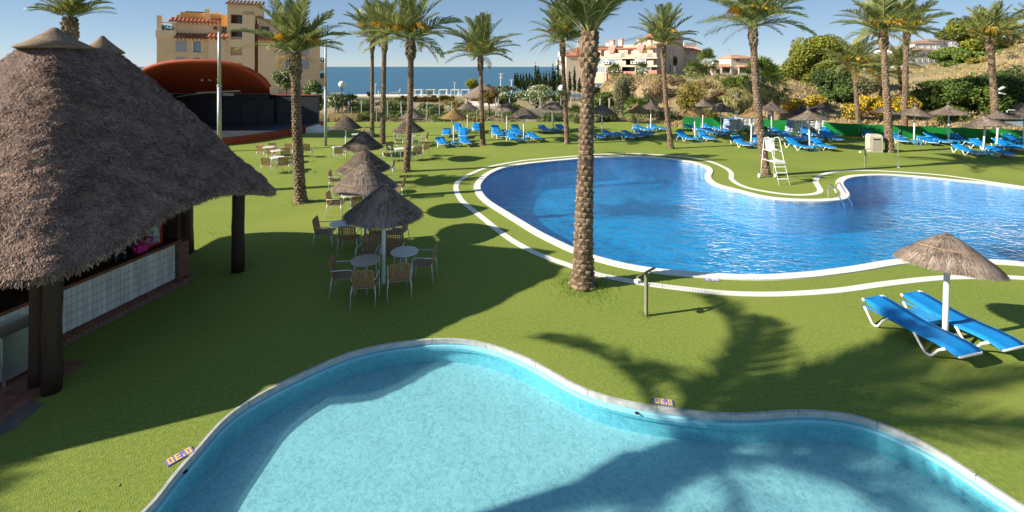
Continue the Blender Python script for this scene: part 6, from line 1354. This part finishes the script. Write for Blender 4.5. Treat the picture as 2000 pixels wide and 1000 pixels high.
# ---- beach terrace, cabanas, hut and lamp columns towards the sea
mb = MB(); mb.box(-62, -15, 166, 186, -9, -5.62); tag(mb.build('beach_terrace', 'deck_pale'), kind='structure')
mb = MB(); mb.box(-36, -22, 86, 96, -2.2, -1.05); tag(mb.build('tennis_terrace', 'concrete'), kind='structure')
mb = MB(); mb.box(-8.8, -2, 62, 70, -1.2, .25); tag(mb.build('pale_path', 'deck_pale'), kind='structure')
def cabana(label, px):
    p = at(px, 0, 176); t = thing('beach_cabana', label, 'cabana', (p.x, 176, -5.61), 0, 'white beach cabanas')
    for sx in (-1.5, 1.5):
        for sy in (-1.3, 1.3): mb = MB(); mb.box(sx - .12, sx + .12, sy - .12, sy + .12, 0, 2.2); mb.build('post', 'white_paint', t)
    mb = MB(); mb.box(-1.62, 1.62, -1.42, 1.42, 2.201, 2.42); mb.build('canopy', 'white_paint', t); mb = MB(); mb.box(-1.2, 1.2, -1.0, 1.0, .2, .5); mb.build('bed', 'white_paint', t)
    for sx in (-1.3, 1.3): mb = MB(); mb.box(sx - .22, sx + .22, -1.2, -1.16, .1, 2.19); mb.build('curtain', 'white_paint', t)
for px, lab in ((817, 'leftmost white beach cabana on the sea terrace'), (841, 'second white beach cabana from the left'), (866, 'third white beach cabana from the left'), (889, 'fourth white beach cabana from the left'), (909, 'white beach cabana nearest the beach hut')): cabana(lab, px)
p = at(773, 182, 170); t = thing('shade_sail', 'small white shade sail on a leaning post by the sea', 'shade sail', (p.x, 170, -5.6)); mb = MB(); mb.add([(-3.2, 0, 1.4), (1.3, -1, 2.2), (1.2, 1.4, 1.6), (-3.2, 0, 1.45), (1.3, -1, 2.25), (1.2, 1.4, 1.65)], ((0, 1, 2), (5, 4, 3))); mb.build('sail', 'white_paint', t); mb = MB(); mb.tube([(1.2, 0, 0), (1.6, 0, 3)], .15, 7); mb.tube([(-6, 0, 0), (-6.4, 0, 2.3)], .15, 7); mb.build('post', 'white_paint', t)
for px, r0, r1, Y, lab in ((733, 165, 191, 150, 'white lamp column behind the slim palm by the sea'), (888, 162, 189, 168, 'white lamp column among the beach cabanas'), (978, 145, 178, 120, 'tallest white lamp column above the beach hut'), (999, 157, 176, 120, 'white lamp column right of the tallest one'), (1031, 163, 178, 100, 'white lamp column before the cypress row, left'), (1072, 166, 186, 95, 'white lamp column before the cypress row, right')):
    p = at(px, r0, Y); gz = hgt(p.x, Y) - .3; t = thing('lamp_column', lab, 'lamp', (p.x, Y, gz)); mb = MB(); mb.tube([(0, 0, 0), (0, 0, p.z - gz)], .11, 7); mb.build('column', 'white_paint', t); mb = MB(); mb.box(-.5, .5, -.1, .1, p.z - gz, p.z - gz + .2); mb.build('lamp_head', 'white_paint', t)
    if px == 978: mb = MB(); mb.box(-.5, .5, -.1, .1, p.z - gz - .95, p.z - gz - .75); mb.build('lamp_head', 'white_paint', t)
p = at(947, 190, 85); gz = hgt(p.x, 85); t = thing('beach_hut', 'round thatched beach hut with white posts near the sea', 'hut', (p.x, 85, gz)); zt, ze = at(0, 167, 85).z - gz, at(0, 188, 85).z - gz
mb = MB(); mb.lathe([(.9, zt + .12), (1.0, zt), (2.3, lerp(ze, zt, .62)), (3.4, lerp(ze, zt, .22)), (4.1, ze), (4.0, ze - .2), (2.0, ze + .4), (.01, zt - .3)], 36, jit=.01); mb.build('roof', 'straw_dark', t); mb = MB(); mb.lathe([(.001, zt + .3), (.95, zt + .22), (1.05, zt + .02), (.9, zt - .02)], 24); mb.build('roof_cap', 'cap', t)
for k in range(10): a = k * .628; mb = MB(); mb.tube([(3.3 * math.cos(a), 3.3 * math.sin(a), -.3), (3.3 * math.cos(a), 3.3 * math.sin(a), ze + .1)], .14, 8); mb.build('post', 'white_paint', t)
mb = MB(); mb.lathe([(2.6, -.3), (2.6, .55), (2.3, .55), (2.3, -.3)], 24); mb.build('bar_wall', 'villa_white', t)
# outdoor shower wall far right
p = at(1990, 0, 35.9); gz = hgt(p.x, 35.9); t = thing('shower_wall', 'blue grey shower wall panel behind the far right parasols', 'shower', (p.x, 35.9, 0), R(-20)); mb = MB(); mb.box(-.75, .9, 0, .15, 0, 1.55); mb.build('panel', 'glass_sky', t); mb = MB(); mb.tube([(-.7, 0, 1.55), (-.7, 0, 2.05), (-.6, 0, 2.12), (-.2, 0, 2.12), (-.12, 0, 2.02)], .025, 7); mb.build('shower_pipe', 'white_paint', t)
